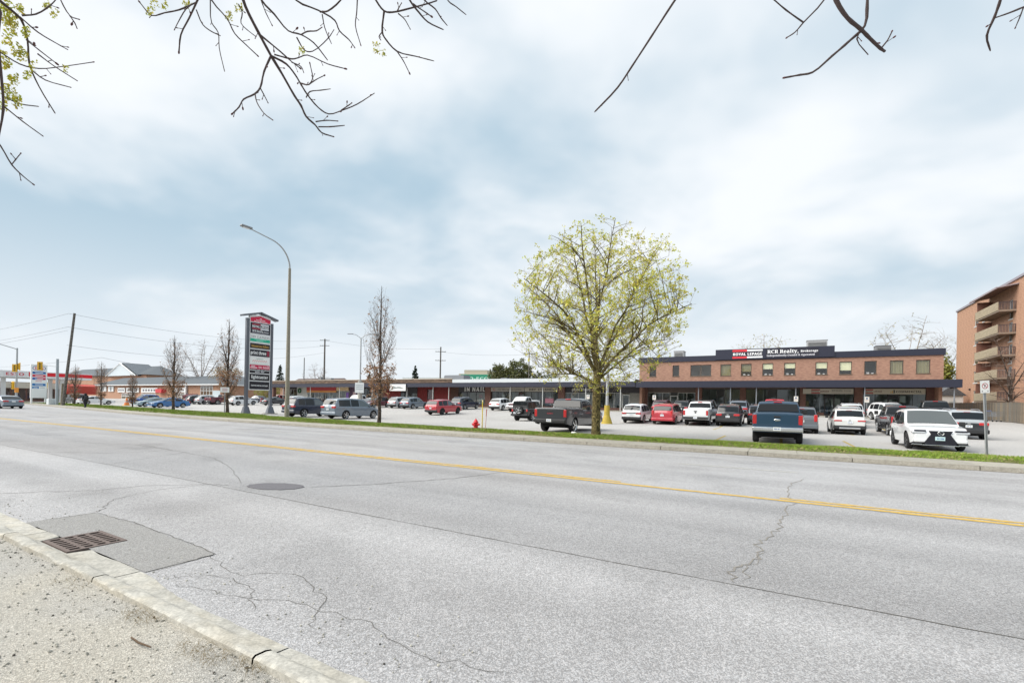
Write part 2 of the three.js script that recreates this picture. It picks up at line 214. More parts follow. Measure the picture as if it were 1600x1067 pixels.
// far kerb, in cast lengths with open joints; sidewalk slabs; grass verge
const concM = M('concrete', { color: [.60, .575, .53], map: concMap, bumpMap: concBump, bumpScale: .003, roughness: .95, vertexColors: true });
{ const kerb = struct(new THREE.Group()); kerb.name = 'kerb'; scene.add(kerb); const walk = struct(new THREE.Group()); walk.name = 'sidewalk'; scene.add(walk);
  const f = rng(31);
  const slabAt = (x0, x1, dIn, dOut, y0, y1, tone) => { const n = 2, g = []; const P = (x, d, y) => [x, y, -d];
    const top = gridGeo(n, 1, (i, j) => { const x = lerp(x0, x1, i / n); return [...P(x, (j ? dOut : dIn)(x), y1), ...tone]; }, true);
    const front = gridGeo(n, 1, (i, j) => { const x = lerp(x0, x1, i / n); return [...P(x, dIn(x) - (j ? 0 : .012), j ? y1 : y0), ...tone]; }, true);
    const l = gridGeo(1, 1, (i, j) => [...P(x0, (i ? dIn : dOut)(x0), j ? y1 : y0), ...tone], true), r = gridGeo(1, 1, (i, j) => [...P(x1, (i ? dOut : dIn)(x1), j ? y1 : y0), ...tone], true), b = gridGeo(1, 1, (i, j) => [...P(i ? x0 : x1, dOut(i ? x0 : x1), j ? y1 : y0), ...tone], true);
    return merge([top, front, l, r, b].map(q => uvm(q, 1.3))); };
  for (let x = -112; x < 40; x += 3) { const t = .9 + f() * .18; mesh('kerb_length', slabAt(x + .012, x + 2.988, X => kerbD(X), X => kerbD(X) + .17, -.02, .135 + (f() - .5) * .008, [t, t, t]), concM, kerb); }
  for (let x = -112; x < 40; x += 1.5) { const t = .92 + f() * .16; mesh('slab', slabAt(x + .006, x + 1.494, X => kerbD(X) + .178, X => kerbD(X) + 1.72, -.02, .132 + (f() - .5) * .012, [t, t, t * (.97 + f() * .04)]), concM, walk); }
  // gutter dirt line along the kerb foot
  const g = sheet(0, 0, X => kerbD(X) - .16, X => kerbD(X), dense(-112, -40, 14, 40), 1, .006, null, null, null, 1.1); struct(mesh('gutter', g, M('gutter_silt', { color: [.40, .37, .33], map: concMap, roughness: 1 }))); }
const vergeIn = X => kerbD(X) + 1.74, vergeOut = X => 22.95 + (fbm(X * .55 + 50, 5, 3) - .5) * .7 + (X < -20 ? Math.min(-X - 20, 75) * .108 : 0);
const vergeY = (x, d) => .125 + .05 * Math.sin(clamp((d - vergeIn(x)) / (vergeOut(x) - vergeIn(x)), 0, 1) * Math.PI) + (fbm(x * .8, d * .8, 2) - .5) * .05;
const soilM = M('verge_soil', { color: [.20, .20, .12], map: soilMap, roughness: 1, vertexColors: true });
struct(sheet(0, 0, vergeIn, vergeOut, dense(-124, -60, 20, 44), 14, vergeY, soilM, 'verge', scene, .7, (x, d) => { const e = (d - vergeIn(x)) / (vergeOut(x) - vergeIn(x)); const bare = e < .10 + .16 * vn(x * 1.3, 3) || fbm(x * .6, d * 1.2 + 40, 3) > .55; return bare ? [1.9, 1.55, 1.5] : [.72, 1.15, .42]; }));
// grass: tufts of blades, nobody could count them
{ const blade = (() => { const g = []; const f = rng(8); for (let k = 0; k < 7; k++) { const a = f() * 6.28, h = .035 + f() * .05, w = .0045, l = .02 + f() * .035, ox = (f() - .5) * .07, oz = (f() - .5) * .07, c = Math.cos(a), s = Math.sin(a);
    const q = new THREE.BufferGeometry(); q.setAttribute('position', new THREE.Float32BufferAttribute([ox - s * w, 0, oz + c * w, ox + s * w, 0, oz - c * w, ox + c * l * .4 + s * w * .7, h * .65, oz + s * l * .4 - c * w * .7, ox - s * w, 0, oz + c * w, ox + c * l * .4 + s * w * .7, h * .65, oz + s * l * .4 - c * w * .7, ox + c * l, h, oz + s * l], 3)); q.computeVertexNormals(); g.push(q); } return merge(g); })();
  const f = rng(19), N = 52000, im = new THREE.InstancedMesh(blade, M('grass_blade', { color: [1, 1, 1], roughness: .85, side: THREE.DoubleSide }), N); const o = new THREE.Object3D(); let k = 0, guard = 0;
  while (k < N && guard++ < 900000) { const u = f(); const x = u < .75 ? rr(-50, 14, f) : rr(-110, -50, f), e = -.035 + f() * 1.07; const d = lerp(vergeIn(x), vergeOut(x), e); if (e < .10 + .16 * vn(x * 1.3, 3) && f() > .14) continue; if (fbm(x * .6, d * 1.2 + 40, 3) > .55 && f() > .25) continue;
    o.position.set(x, vergeY(x, d) - .004, -d); o.rotation.set((f() - .5) * .3, f() * 6.28, (f() - .5) * .3); const s = (x < -40 ? 1.7 : 1.1) * (.6 + f() * .8); o.scale.set(s, s * .9, s); o.updateMatrix(); im.setMatrixAt(k, o.matrix);
    const dry = f() < .13; const t = .8 + f() * .5; im.setColorAt(k, dry ? C(.40 * t, .34 * t, .15 * t) : C(.20 * t, .29 * t, .035 * t)); k++; }
  im.count = k; im.name = 'grass'; stuff(im); tag(im, 'short green spring grass growing along the verge between sidewalk and parking lot', 'grass'); im.castShadow = im.receiveShadow = true; scene.add(im); }

// parking lot asphalt and its stall lines
const lotTone = (x, d) => { const v = .96 + (fbm(x * .12, d * .12, 3) - .5) * .22 + (fbm(x * .9, d * .9, 2) - .5) * .07; return [v, v, v]; };
const lotY = (x, d) => gh(d) + .002;
const lot = (() => { const ds = []; for (let i = 0; i <= 60; i++) ds.push(i / 60); const xs = dense(-330, -60, 20, 48); return struct(sheet(0, 0, X => vergeOut(X) - .05, 84, xs, 62, lotY, lotM, 'parking_lot', scene, 1.9, lotTone)); })();
{ const wl = M('stall_white', { color: [.74, .73, .70], map: concMap, roughness: .9 }), yl = M('stall_yellow', { color: [.72, .55, .16], map: concMap, roughness: .9 });
  const line = (x, d0, d1, m) => sheet(x - .06, x + .06, d0, d1, 1, 8, (X, D) => gh(D) + .007, m, 'stall_line', lot, .7);
  for (let k = 0; k < 9; k++) line(-16.3 + k * 2.72, 23.7 + (k % 3) * .2, 28.9, k > 4 ? yl : wl);
  for (let k = 0; k < 20; k++) line(-45 + k * 2.72, 36.2, 39.9, k > 14 ? yl : wl);
  for (let k = 0; k < 20; k++) line(-45 + k * 2.72, 40.1, 45.6, k > 14 ? yl : wl);
  for (let k = 0; k < 26; k++) line(-60 + k * 2.72, 52, 57.6, wl);
  for (let k = 0; k < 12; k++) line(-56 + k * 2.72, 25, 30, wl); }

// near side: worn kerb lengths, gravel shoulder
{ const kn = struct(new THREE.Group()); kn.name = 'near_kerb'; scene.add(kn); const f = rng(51);
  const whiteC = M('near_kerb_concrete', { color: [.76, .75, .73], map: concMap, bumpMap: concBump, bumpScale: .0015, roughness: .95, vertexColors: true });
  for (let x = -46; x < 8; x += 2.4) { const n = 40, t = .92 + f() * .15, h = .062 + (f() - .5) * .012;
    const prof = [[1.70, -.05], [1.712, h - .012], [1.73, h], [1.80, h - .002], [1.835, h - .014], [1.862, .012], [2.075, .006], [2.08, -.05]];
    const g = gridGeo(n, 7, (i, j) => { const X = lerp(x + .008, x + 2.392, i / n); let [d, y] = prof[j]; if (j > 5 && Math.abs(X + 6.78) < .40) d = 1.90; else if (j > 0 && j < 7) { if (j >= 6) d -= .125 * sstep(-5.4, -3.8, X); d += (fbm(X * 3, j * 3.1, 3) - .5) * (j === 6 ? .05 : .016); y += (fbm(X * 4, j * .7 + 9, 2) - .5) * .004; const chip = fbm(X * 2.3, 71, 3); if (j < 5 && chip > .60) y -= (chip - .60) * .16; } const q = t * (.95 + .1 * fbm(X * 5, j * 2 + 3, 3)), sd = sstep(.45, .75, fbm(X * 4 + 40, d * 9, 4) + (j < 2 ? .12 : 0)); return [X, y, -d, q * lerp(1, .97, sd), q * lerp(1, .94, sd), q * lerp(.99, .88, sd)]; }, true);
    mesh('kerb_length', uvm(toCreasedNormals(g, .6), 1.1), whiteC, kn); }
  // shoulder: old asphalt, sand and grit
  const sandT = (x, d) => { const nearK = d > 1.0 ? (d - 1.0) / .7 : 0, s = clamp(fbm(x * 1.1, d * 2.4 + 20, 4) * 1.5 - .45 + nearK * .25, 0, 1); return [lerp(.92, 1.06, s), lerp(.92, 1.02, s), lerp(.915, .93, s)]; };
  const xs = []; for (let x = -60; x < -12; x += 4) xs.push(x); for (let x = -12; x <= 4; x += .08) xs.push(x); for (let x = 8; x < 60; x += 4) xs.push(x);
  struct(sheet(0, 0, -9, 1.712, xs, 110, (x, d) => .012 + (fbm(x * 1.5, d * 1.5, 3) - .5) * .03 + (fbm(x * 7, d * 7, 2) - .5) * .008, M('shoulder', { color: [.64, .628, .595], map: asphaltMap, bumpMap: asphaltBump, bumpScale: .0035, roughness: 1, vertexColors: true }), 'shoulder', scene, 1.3, sandT));
  // pebbles and grit
  const gG = mergeVertices(new THREE.IcosahedronGeometry(1, 0)); gG.computeVertexNormals(); const N = 5200, im = new THREE.InstancedMesh(gG, M('grit', { color: [1, 1, 1], roughness: 1 }), N), o = new THREE.Object3D(), q = rng(61);
  for (let k = 0; k < N; k++) { const road_ = k % 9 === 0; const x = -1.5 - q() ** 1.3 * 9, d = road_ ? 2.1 + q() * q() * 1.2 : 1.70 - q() ** 1.4 * 2.2, s = .0025 + q() ** 4 * .010; o.position.set(x, road_ ? .004 : .016 + (fbm(x * 1.5, d * 1.5, 3) - .5) * .03, -d); o.rotation.set(q() * 6, q() * 6, q() * 6); o.scale.set(s, s * .7, s * (.7 + q() * .6)); o.updateMatrix(); im.setMatrixAt(k, o.matrix); const t = q(); im.setColorAt(k, t < .06 ? C(.09, .08, .07) : C(.25 + t * .3, .24 + t * .28, .21 + t * .24)); }
  im.name = 'grit'; stuff(im); tag(im, 'loose grit and small pebbles scattered on the gravel shoulder and kerb edge', 'gravel'); im.castShadow = im.receiveShadow = true; scene.add(im);
  // dry grass and twigs lying at the kerb
  const dry = [], z = rng(71); for (const [cx, cd, n, sp] of [[-4.05, 1.62, 60, .16], [-3.15, 1.60, 80, .18], [-2.35, 1.52, 50, .12], [-5.2, 1.60, 26, .2], [-2.75, 1.66, 40, .1]]) for (let k = 0; k < n; k++) { const x = cx + (z() - .5) * sp * 2.4, d = cd + (z() - .5) * sp * .8, a = z() * 6.28, l = .02 + z() * .07; dry.push(limb([V(x, .03, -d), V(x + Math.cos(a) * l * .5, .045 + z() * .02, -d + Math.sin(a) * l * .5), V(x + Math.cos(a) * l, .028, -d + Math.sin(a) * l)], [.0012, .001, .0006], 3)); }
  const dm = mesh('dry_grass', dry, M('dry_grass', { color: [.26, .20, .11], roughness: 1 })); stuff(dm); tag(dm, 'wisps of dry brown grass and stems lying along the near kerb', 'grass');
  tag(mesh('twig', limb([V(-3.75, .035, -1.45), V(-3.62, .04, -1.44), V(-3.5, .035, -1.46)], [.006, .007, .005], 5), M('twig', { color: [.12, .08, .05], roughness: 1 })), 'short broken brown twig on the gravel beside the near kerb', 'twig'); }
// catch basin: older, darker square of asphalt round a cast grate over a brick pit
{ const GX = -6.78, GD = 2.17, W = .62, H = .44, nx = 7, ny = 4;
  const xa = GX - W / 2 - .03, xb = GX + W / 2 + .03, da = GD - H / 2 - .03, db = GD + H / 2 + .03, far = x => x < -7.2 ? lerp(2.76, 2.82, clamp((x + 8.3) / 1.1, 0, 1)) : x < -6 ? lerp(2.82, 2.76, (x + 7.2) / 1.2) : lerp(2.76, 2.72, (x + 6) / .84);
  const pg = [[-8.35, xa, 2.085, far], [xb, -5.14, 2.085, far], [xa, xb, db, far]].map(([x0, x1, d0, f1]) => sheet(x0, x1, d0, x => f1(x) + (fbm(x * 5, 3, 3) - .5) * .09, 40, 3, .006, null, null, null, 1.3));
  mesh('asphalt_patch', mergeGeometries(pg), M('old_patch', { color: [.48, .475, .465], map: asphaltMap, bumpMap: asphaltBump, bumpScale: .004, roughness: .95 }), road);
  crackG.length = 0; crack([[-8.36, 2.1], [-8.30, 2.77], [-7.2, 2.83], [-6.0, 2.77], [-5.15, 2.73], [-5.11, 2.1]], .016, .03, 9, 90); for (const c of crackG) c.translate(0, .004, 0); stuff(mesh('crack', crackG, mats.crack_dirt, road));
  const b = thing('catch_basin', 'rusty cast iron storm drain grate set in the street beside the near kerb', 'drain grate', GX, 0, GD);
  const iron = M('rusty_iron', { color: [.27, .21, .20], map: concMap, roughness: .75, metalness: .25 });
  mesh('frame', [box(W + .08, .03, .04, 0, 0, -H / 2 - .02), box(W + .08, .03, .04, 0, 0, H / 2 + .02), box(.04, .03, H, -W / 2 - .02, 0, 0), box(.04, .03, H, W / 2 + .02, 0, 0)], iron, b);
  for (let i = 1; i < nx; i++) mesh('bar', box(.036, .028, H, -W / 2 + W * i / nx, 0, 0), iron, b);
  for (let j = 1; j < ny; j++) mesh('cross_bar', box(W, .026, .036, 0, -.0005, -H / 2 + H * j / ny), iron, b);
  mesh('pit', [box(.05, .9, H + .1, -W / 2 - .03, -.47, 0), box(.05, .9, H + .1, W / 2 + .03, -.47, 0), box(W, .9, .05, 0, -.47, -H / 2 - .03), box(W, .9, .05, 0, -.47, H / 2 + .03), box(W + .1, .05, H + .1, 0, -.95, 0)], M('pit_wall', { color: [.16, .14, .12], roughness: 1 }), b); }
// ---------------------------------------------------------------- vehicles (x forward from rear bumper 0 to front L, y up, z to the right)
const prof = (P, s) => { if (s <= P[0][0]) return P[0][1]; for (let i = 1; i < P.length; i++) if (s <= P[i][0]) { const t = (s - P[i - 1][0]) / (P[i][0] - P[i - 1][0]); return lerp(P[i - 1][1], P[i][1], t); } return P[P.length - 1][1]; };
const SPEC = {
  suv: { L: 4.6, W: 1.86, H: 1.68, sill: .27, wr: .355, wx: [.205, .80], belt: 1.0, top: [[0, .93], [.025, 1.0], [.68, 1.0], [.72, 1.0], [.90, .91], [.965, .80], [1, .66]], roof: [[.006, 1.0], [.09, 1.50], [.14, 1.61], [.35, 1.68], [.50, 1.65], [.55, 1.59], [.73, 1.0]], rw: [[.032, 1.14], [.10, 1.50]], fw: [[.555, 1.57], [.715, 1.05]], side: [[.115, .235], [.25, .425], [.44, .655]], trim: true, rails: true },
  wagon: { L: 4.9, W: 1.95, H: 1.75, sill: .28, wr: .37, wx: [.20, .81], belt: 1.04, top: [[0, .95], [.02, 1.04], [.66, 1.04], [.70, 1.04], [.91, .97], [.965, .86], [1, .7]], roof: [[.006, 1.04], [.07, 1.55], [.12, 1.68], [.33, 1.75], [.49, 1.73], [.535, 1.67], [.71, 1.04]], rw: [[.025, 1.18], [.082, 1.56]], fw: [[.54, 1.65], [.695, 1.09]], side: [[.10, .225], [.24, .41], [.425, .64]], trim: true, rails: true },
  sedan: { L: 4.85, W: 1.84, H: 1.45, sill: .22, wr: .335, wx: [.205, .805], belt: .93, top: [[0, .84], [.02, .94], [.10, .97], [.2, .96], [.70, .93], [.74, .92], [.92, .77], [.975, .66], [1, .52]], roof: [[.11, .96], [.25, 1.30], [.33, 1.41], [.44, 1.45], [.52, 1.42], [.56, 1.38], [.745, .92]], rw: [[.14, 1.00], [.255, 1.305]], fw: [[.565, 1.36], [.73, .965]], side: [[.215, .40], [.415, .655]] },
  minivan: { L: 5.1, W: 1.98, H: 1.74, sill: .24, wr: .345, wx: [.21, .80], belt: 1.02, top: [[0, .93], [.02, 1.02], [.72, 1.0], [.80, .97], [.92, .84], [.97, .72], [1, .56]], roof: [[.006, 1.0], [.05, 1.52], [.085, 1.67], [.35, 1.74], [.54, 1.70], [.60, 1.62], [.80, .98]], rw: [[.022, 1.14], [.058, 1.55]], fw: [[.605, 1.60], [.785, 1.02]], side: [[.085, .305], [.32, .485], [.50, .70]] },
  pickup: { L: 5.85, W: 2.03, H: 1.93, sill: .42, wr: .41, wx: [.205, .835], belt: 1.26, flat: true, bed: [.018, .375], top: [[0, 1.34], [.008, 1.37], [.385, 1.37], [.395, 1.28], [.70, 1.26], [.93, 1.20], [.985, 1.10], [1, .92]], roof: [[.388, 1.28], [.415, 1.78], [.44, 1.90], [.56, 1.93], [.615, 1.90], [.645, 1.84], [.745, 1.25]], rw: [[.3925, 1.42], [.413, 1.78]], fw: [[.65, 1.82], [.735, 1.29]], side: [[.435, .535], [.55, .695]] },
  jeep: { L: 4.2, W: 1.80, H: 1.84, sill: .44, wr: .40, wx: [.21, .80], belt: 1.16, flat: true, top: [[0, 1.16], [.60, 1.16], [.64, 1.14], [.94, 1.08], [1, 1.0]], roof: [[.005, 1.16], [.015, 1.78], [.03, 1.82], [.30, 1.84], [.55, 1.82], [.575, 1.79], [.63, 1.16]], rw: [[.010, 1.25], [.0155, 1.70]], fw: [[.579, 1.74], [.625, 1.2]], side: [[.04, .22], [.25, .385], [.41, .55]] },
};
const plan = (S, s) => { const q = Math.abs(s - .5) * 2, k = S.flat ? .05 : .13; let w = 1 - k * Math.pow(q, S.flat ? 10 : 5); if (s < .012 || s > .988) w -= .02; return w * S.W / 2; };
function bodySide(S, s, y) { const f = (y - S.sill) / (S.belt - S.sill); let k = 1 - .05 * Math.pow(clamp(1 - f, 0, 1), 2.2) - .035 * Math.pow(clamp(f - .45, 0, 1.3), 1.4); if (S.flat) k = 1 - .025 * Math.pow(clamp(1 - f, 0, 1), 3) - .015 * clamp(f - .5, 0, 1); return plan(S, s) * k; }
function cabSide(S, s, y) { const f = clamp((y - S.belt) / (S.H - S.belt), -.1, 1.1); return plan(S, s) * lerp(.945, S.flat ? .80 : .76, f > 0 ? Math.pow(f, 1.15) : f); }
function loft(rows, flip) { // rows of equal-length rings
  const n = rows[0].length - 1, m = rows.length - 1; const g = gridGeo(n, m, (i, j) => rows[j][i]); if (flip) { const a = g.index.array; for (let i = 0; i < a.length; i += 3) { const t = a[i]; a[i] = a[i + 1]; a[i + 1] = t; } g.computeVertexNormals(); } return g; }
const geoCache = {};
function carGeo(type) {
  if (geoCache[type]) return geoCache[type]; const S = SPEC[type], G = {}; const { L } = S;
  // stations, close together round the wheel arches
  const ss = new Set([0, .004, .012, .025, .05, .975, .988, .996, 1]); for (let i = 1; i < 24; i++) ss.add(i / 24); for (const w of S.wx) for (let k = -9; k <= 9; k++) ss.add(w + Math.sin(k / 9 * Math.PI / 2) * (S.wr + .065) / L); if (S.bed) for (const b of S.bed) { ss.add(b - .001); ss.add(b + .001); ss.add(b); } for (const t of S.top) ss.add(t[0]);
  const st = [...ss].sort((a, b) => a - b).filter((v, i, a) => v >= 0 && v <= 1 && (!i || v - a[i - 1] > 5e-4));
  const low = s => { let y = S.sill; const x = s * L; for (const w of S.wx) { const d = Math.abs(x - w * L), Ra = S.wr + .06; if (d < Ra) y = Math.max(y, S.wr + Math.sqrt(Ra * Ra - d * d)); } const e = Math.min(s, 1 - s) * L; if (e < .5) y = Math.max(y, S.sill + .10 * (1 - e / .5)); return y; };
  const ring = s => { const yl = low(s), yt = prof(S.top, s), half = []; const N = 9; for (let k = 0; k <= N; k++) { const y = lerp(yl, yt - .045, k / N); half.push([s * L, y, bodySide(S, s, y)]); }
    const ze = bodySide(S, s, yt - .045); half.push([s * L, yt - .012, ze - .018], [s * L, yt, ze - .05]);
    const inBed = S.bed && s > S.bed[0] && s < S.bed[1]; if (inBed) half.push([s * L, yt, ze - .10], [s * L, yt - .52, ze - .11], [s * L, yt - .52, 0]); else half.push([s * L, yt + .008, ze * .72], [s * L, yt + .018, ze * .4], [s * L, yt + .022, 0]);
    const full = half.map(p => p.slice()); for (let k = half.length - 2; k >= 0; k--) full.push([half[k][0], half[k][1], -half[k][2]]); return full; };
  const rows = st.map(ring); const first = rows[0], last = rows[rows.length - 1];
  const capOf = (r, dx) => { const cx = r[0][0] + dx; return r.map(p => [cx, lerp(p[1], .7, .04), p[2] * .97]); };
  const out = (c, n) => n.z * c.z + n.y * (c.y - .7); G.body = toCreasedNormals(orient(loft([capOf(first, -.012), ...rows, capOf(last, .012)], false), out), .7);
  const endCap = (r, flip) => { const n = (r.length - 1) / 2; return orient(loft([r.slice(0, n + 1), r.slice(n).reverse()], flip), (c, q) => q.x * (flip ? 1 : -1)); };
  G.body = merge([G.body, endCap(capOf(first, -.012), false), endCap(capOf(last, .012), true)]);
  // cabin shell
  const cs = new Set(); for (const t of S.roof) cs.add(t[0]); for (let i = 0; i <= 26; i++) cs.add(lerp(S.roof[0][0], S.roof[S.roof.length - 1][0], i / 26));
  const crow = [...cs].sort((a, b) => a - b).map(s => { const yr = prof(S.roof, s), h = []; for (let k = 0; k <= 6; k++) { const y = lerp(Math.min(S.belt - .06, yr - .07), yr - .06, k / 6); h.push([s * L, y, cabSide(S, s, y)]); } const z = cabSide(S, s, yr - .06); h.push([s * L, yr - .018, z - .03], [s * L, yr, z - .09], [s * L, yr + .02, z * .5], [s * L, yr + .026, 0]); const f = h.slice(); for (let k = h.length - 2; k >= 0; k--) f.push([h[k][0], h[k][1], -h[k][2]]); return f; });
  G.cabin = merge([toCreasedNormals(orient(loft(crow), out), .65), endCap(crow[0], false), endCap(crow[crow.length - 1], true)]);
  // panes stand a little proud of the shell
  const pane = (A, B, k) => { const nx = A[1] < B[1] ? -(B[1] - A[1]) : (A[1] - B[1]), ny = Math.abs(B[0] - A[0]) * L, l = Math.hypot(nx, ny) || 1, off = .03; return gridGeo(10, 4, (i, j) => { const t = j / 4, s = lerp(A[0], B[0], t), y = lerp(A[1], B[1], t), yr = prof(S.roof, s), u = (i / 10 - .5) * 2; const z = (cabSide(S, s, Math.min(y, yr) - .03) - k) * u; return [s * L + nx / l * off, Math.max(y, yr) + .024 * (1 - u * u) * .9 + ny / l * off, z]; }); };
  G.rear_window = orient(pane(S.rw[0], S.rw[1], .075), (c, n) => n.y - n.x); G.windshield = orient(pane(S.fw[0], S.fw[1], .07), (c, n) => n.y + n.x);
  G.side = S.side.map(([a, b]) => [1, -1].map(sd => orient(gridGeo(8, 4, (i, j) => { const s = lerp(a, b, i / 8), y0 = S.belt + .035, y1 = Math.max(y0 + .005, prof(S.roof, s + (s < .3 && !S.bed ? .0 : 0)) - .115), y = lerp(y0, Math.max(y0 + .005, Math.min(y1, prof(S.roof, clamp(s, 0, 1)) - .115)), j / 4); return [s * L, y, sd * (cabSide(S, s, y) + .008)]; }), (c, n) => n.z * sd)));
  G.under = merge([box(L * .9, .16, S.W * .72, L / 2, S.sill + .10, 0), box(L * .5, .3, S.W * .8, L / 2, S.sill + .22, 0)]);
  G.well = S.wx.map(w => box((S.wr + .05) * 2, S.wr + .1, S.W * .78, w * L, S.wr + .05 + (S.wr + .1) / 2 - .2, 0));
  const tw = type === 'pickup' || type === 'jeep' ? .26 : .215, r = S.wr; const q = r - .11;
  G.tyre = new THREE.LatheGeometry([[q, -tw / 2 + .02], [r - .04, -tw / 2], [r - .012, -tw / 2 + .02], [r, -tw / 2 + .05], [r, tw / 2 - .05], [r - .012, tw / 2 - .02], [r - .04, tw / 2], [q, tw / 2 - .02], [q, -tw / 2 + .02]].map(p => new THREE.Vector2(...p)), 28).rotateX(Math.PI / 2);
  const sp = []; for (let k = 0; k < 5; k++) { const a = k / 5 * 6.283; for (const e of [-.11, .11]) { const b = box(q * .92, .03, .028, q * .5, 0, tw / 2 - .035); b.rotateZ(a + e); sp.push(b); } }
  G.rim = merge([new THREE.LatheGeometry([[q - .02, tw / 2 - .05], [q + .008, tw / 2 - .012], [q + .012, tw / 2 - .03]].map(p => new THREE.Vector2(...p)), 28).rotateX(Math.PI / 2), new THREE.CylinderGeometry(.055, .06, .03, 12).rotateX(Math.PI / 2).translate(0, 0, tw / 2 - .03), ...sp]);
  G.hub = new THREE.CylinderGeometry(q, q, .05, 24).rotateX(Math.PI / 2).translate(0, 0, tw / 2 - .10);
  return geoCache[type] = { ...G, S, tw };
}
const glassM = M('tinted_glass', { phys: 1, color: [.012, .014, .016], roughness: .05, ior: 1.5 });
const clearG = M('car_glass', { phys: 1, color: [.05, .062, .062], roughness: .04, ior: 2.1 });
const tyreM = M('tyre_rubber', { color: [.022, .022, .023], roughness: .9 }), blackP = M('black_plastic', { color: [.028, .028, .03], roughness: .6 }), chromeM = M('chrome', { color: [.75, .76, .77], metalness: 1, roughness: .16 }), alloyM = M('alloy', { color: [.62, .63, .64], metalness: .85, roughness: .32 }), alloyDark = M('dark_alloy', { color: [.09, .09, .095], metalness: .7, roughness: .4 }), redL = M('tail_lens', { phys: 1, color: [.50, .018, .022], roughness: .18, clearcoat: 1 }), whiteL = M('head_lens', { phys: 1, color: [.55, .57, .60], roughness: .12, clearcoat: 1 }), plateM = M('plate', { color: [.78, .80, .80], roughness: .5 }), underM = M('underbody', { color: [.016, .016, .017], roughness: 1 }), amberL = M('amber_lens', { phys: 1, color: [.55, .22, .02], roughness: .2, clearcoat: 1 });
const plateText = M('plate_figures', { color: [.06, .10, .30], roughness: .6 });
const paint = (k, c, metal = .0) => M('paint_' + k, { phys: 1, color: c, roughness: .38, metalness: metal, clearcoat: 1, clearcoatRoughness: .05 });
const PAINT = { white: paint('white', [.78, .79, .80]), pearl: paint('pearl', [.70, .70, .68]), silver: paint('silver', [.48, .50, .52], .35), grey: paint('grey', [.15, .165, .185], .35), slate: paint('slate', [.19, .23, .28], .35), black: paint('black', [.012, .013, .017]), charcoal: paint('charcoal', [.020, .024, .032], .1), navy: paint('navy', [.014, .022, .05], .1), blue: paint('blue', [.015, .085, .34], .2), teal: paint('teal', [.012, .05, .10], .2), sky: paint('sky', [.03, .15, .38], .3), red: paint('red', [.46, .022, .04], .1), maroon: paint('maroon', [.10, .012, .028], .15), mist: paint('mist', [.30, .40, .44], .35) };
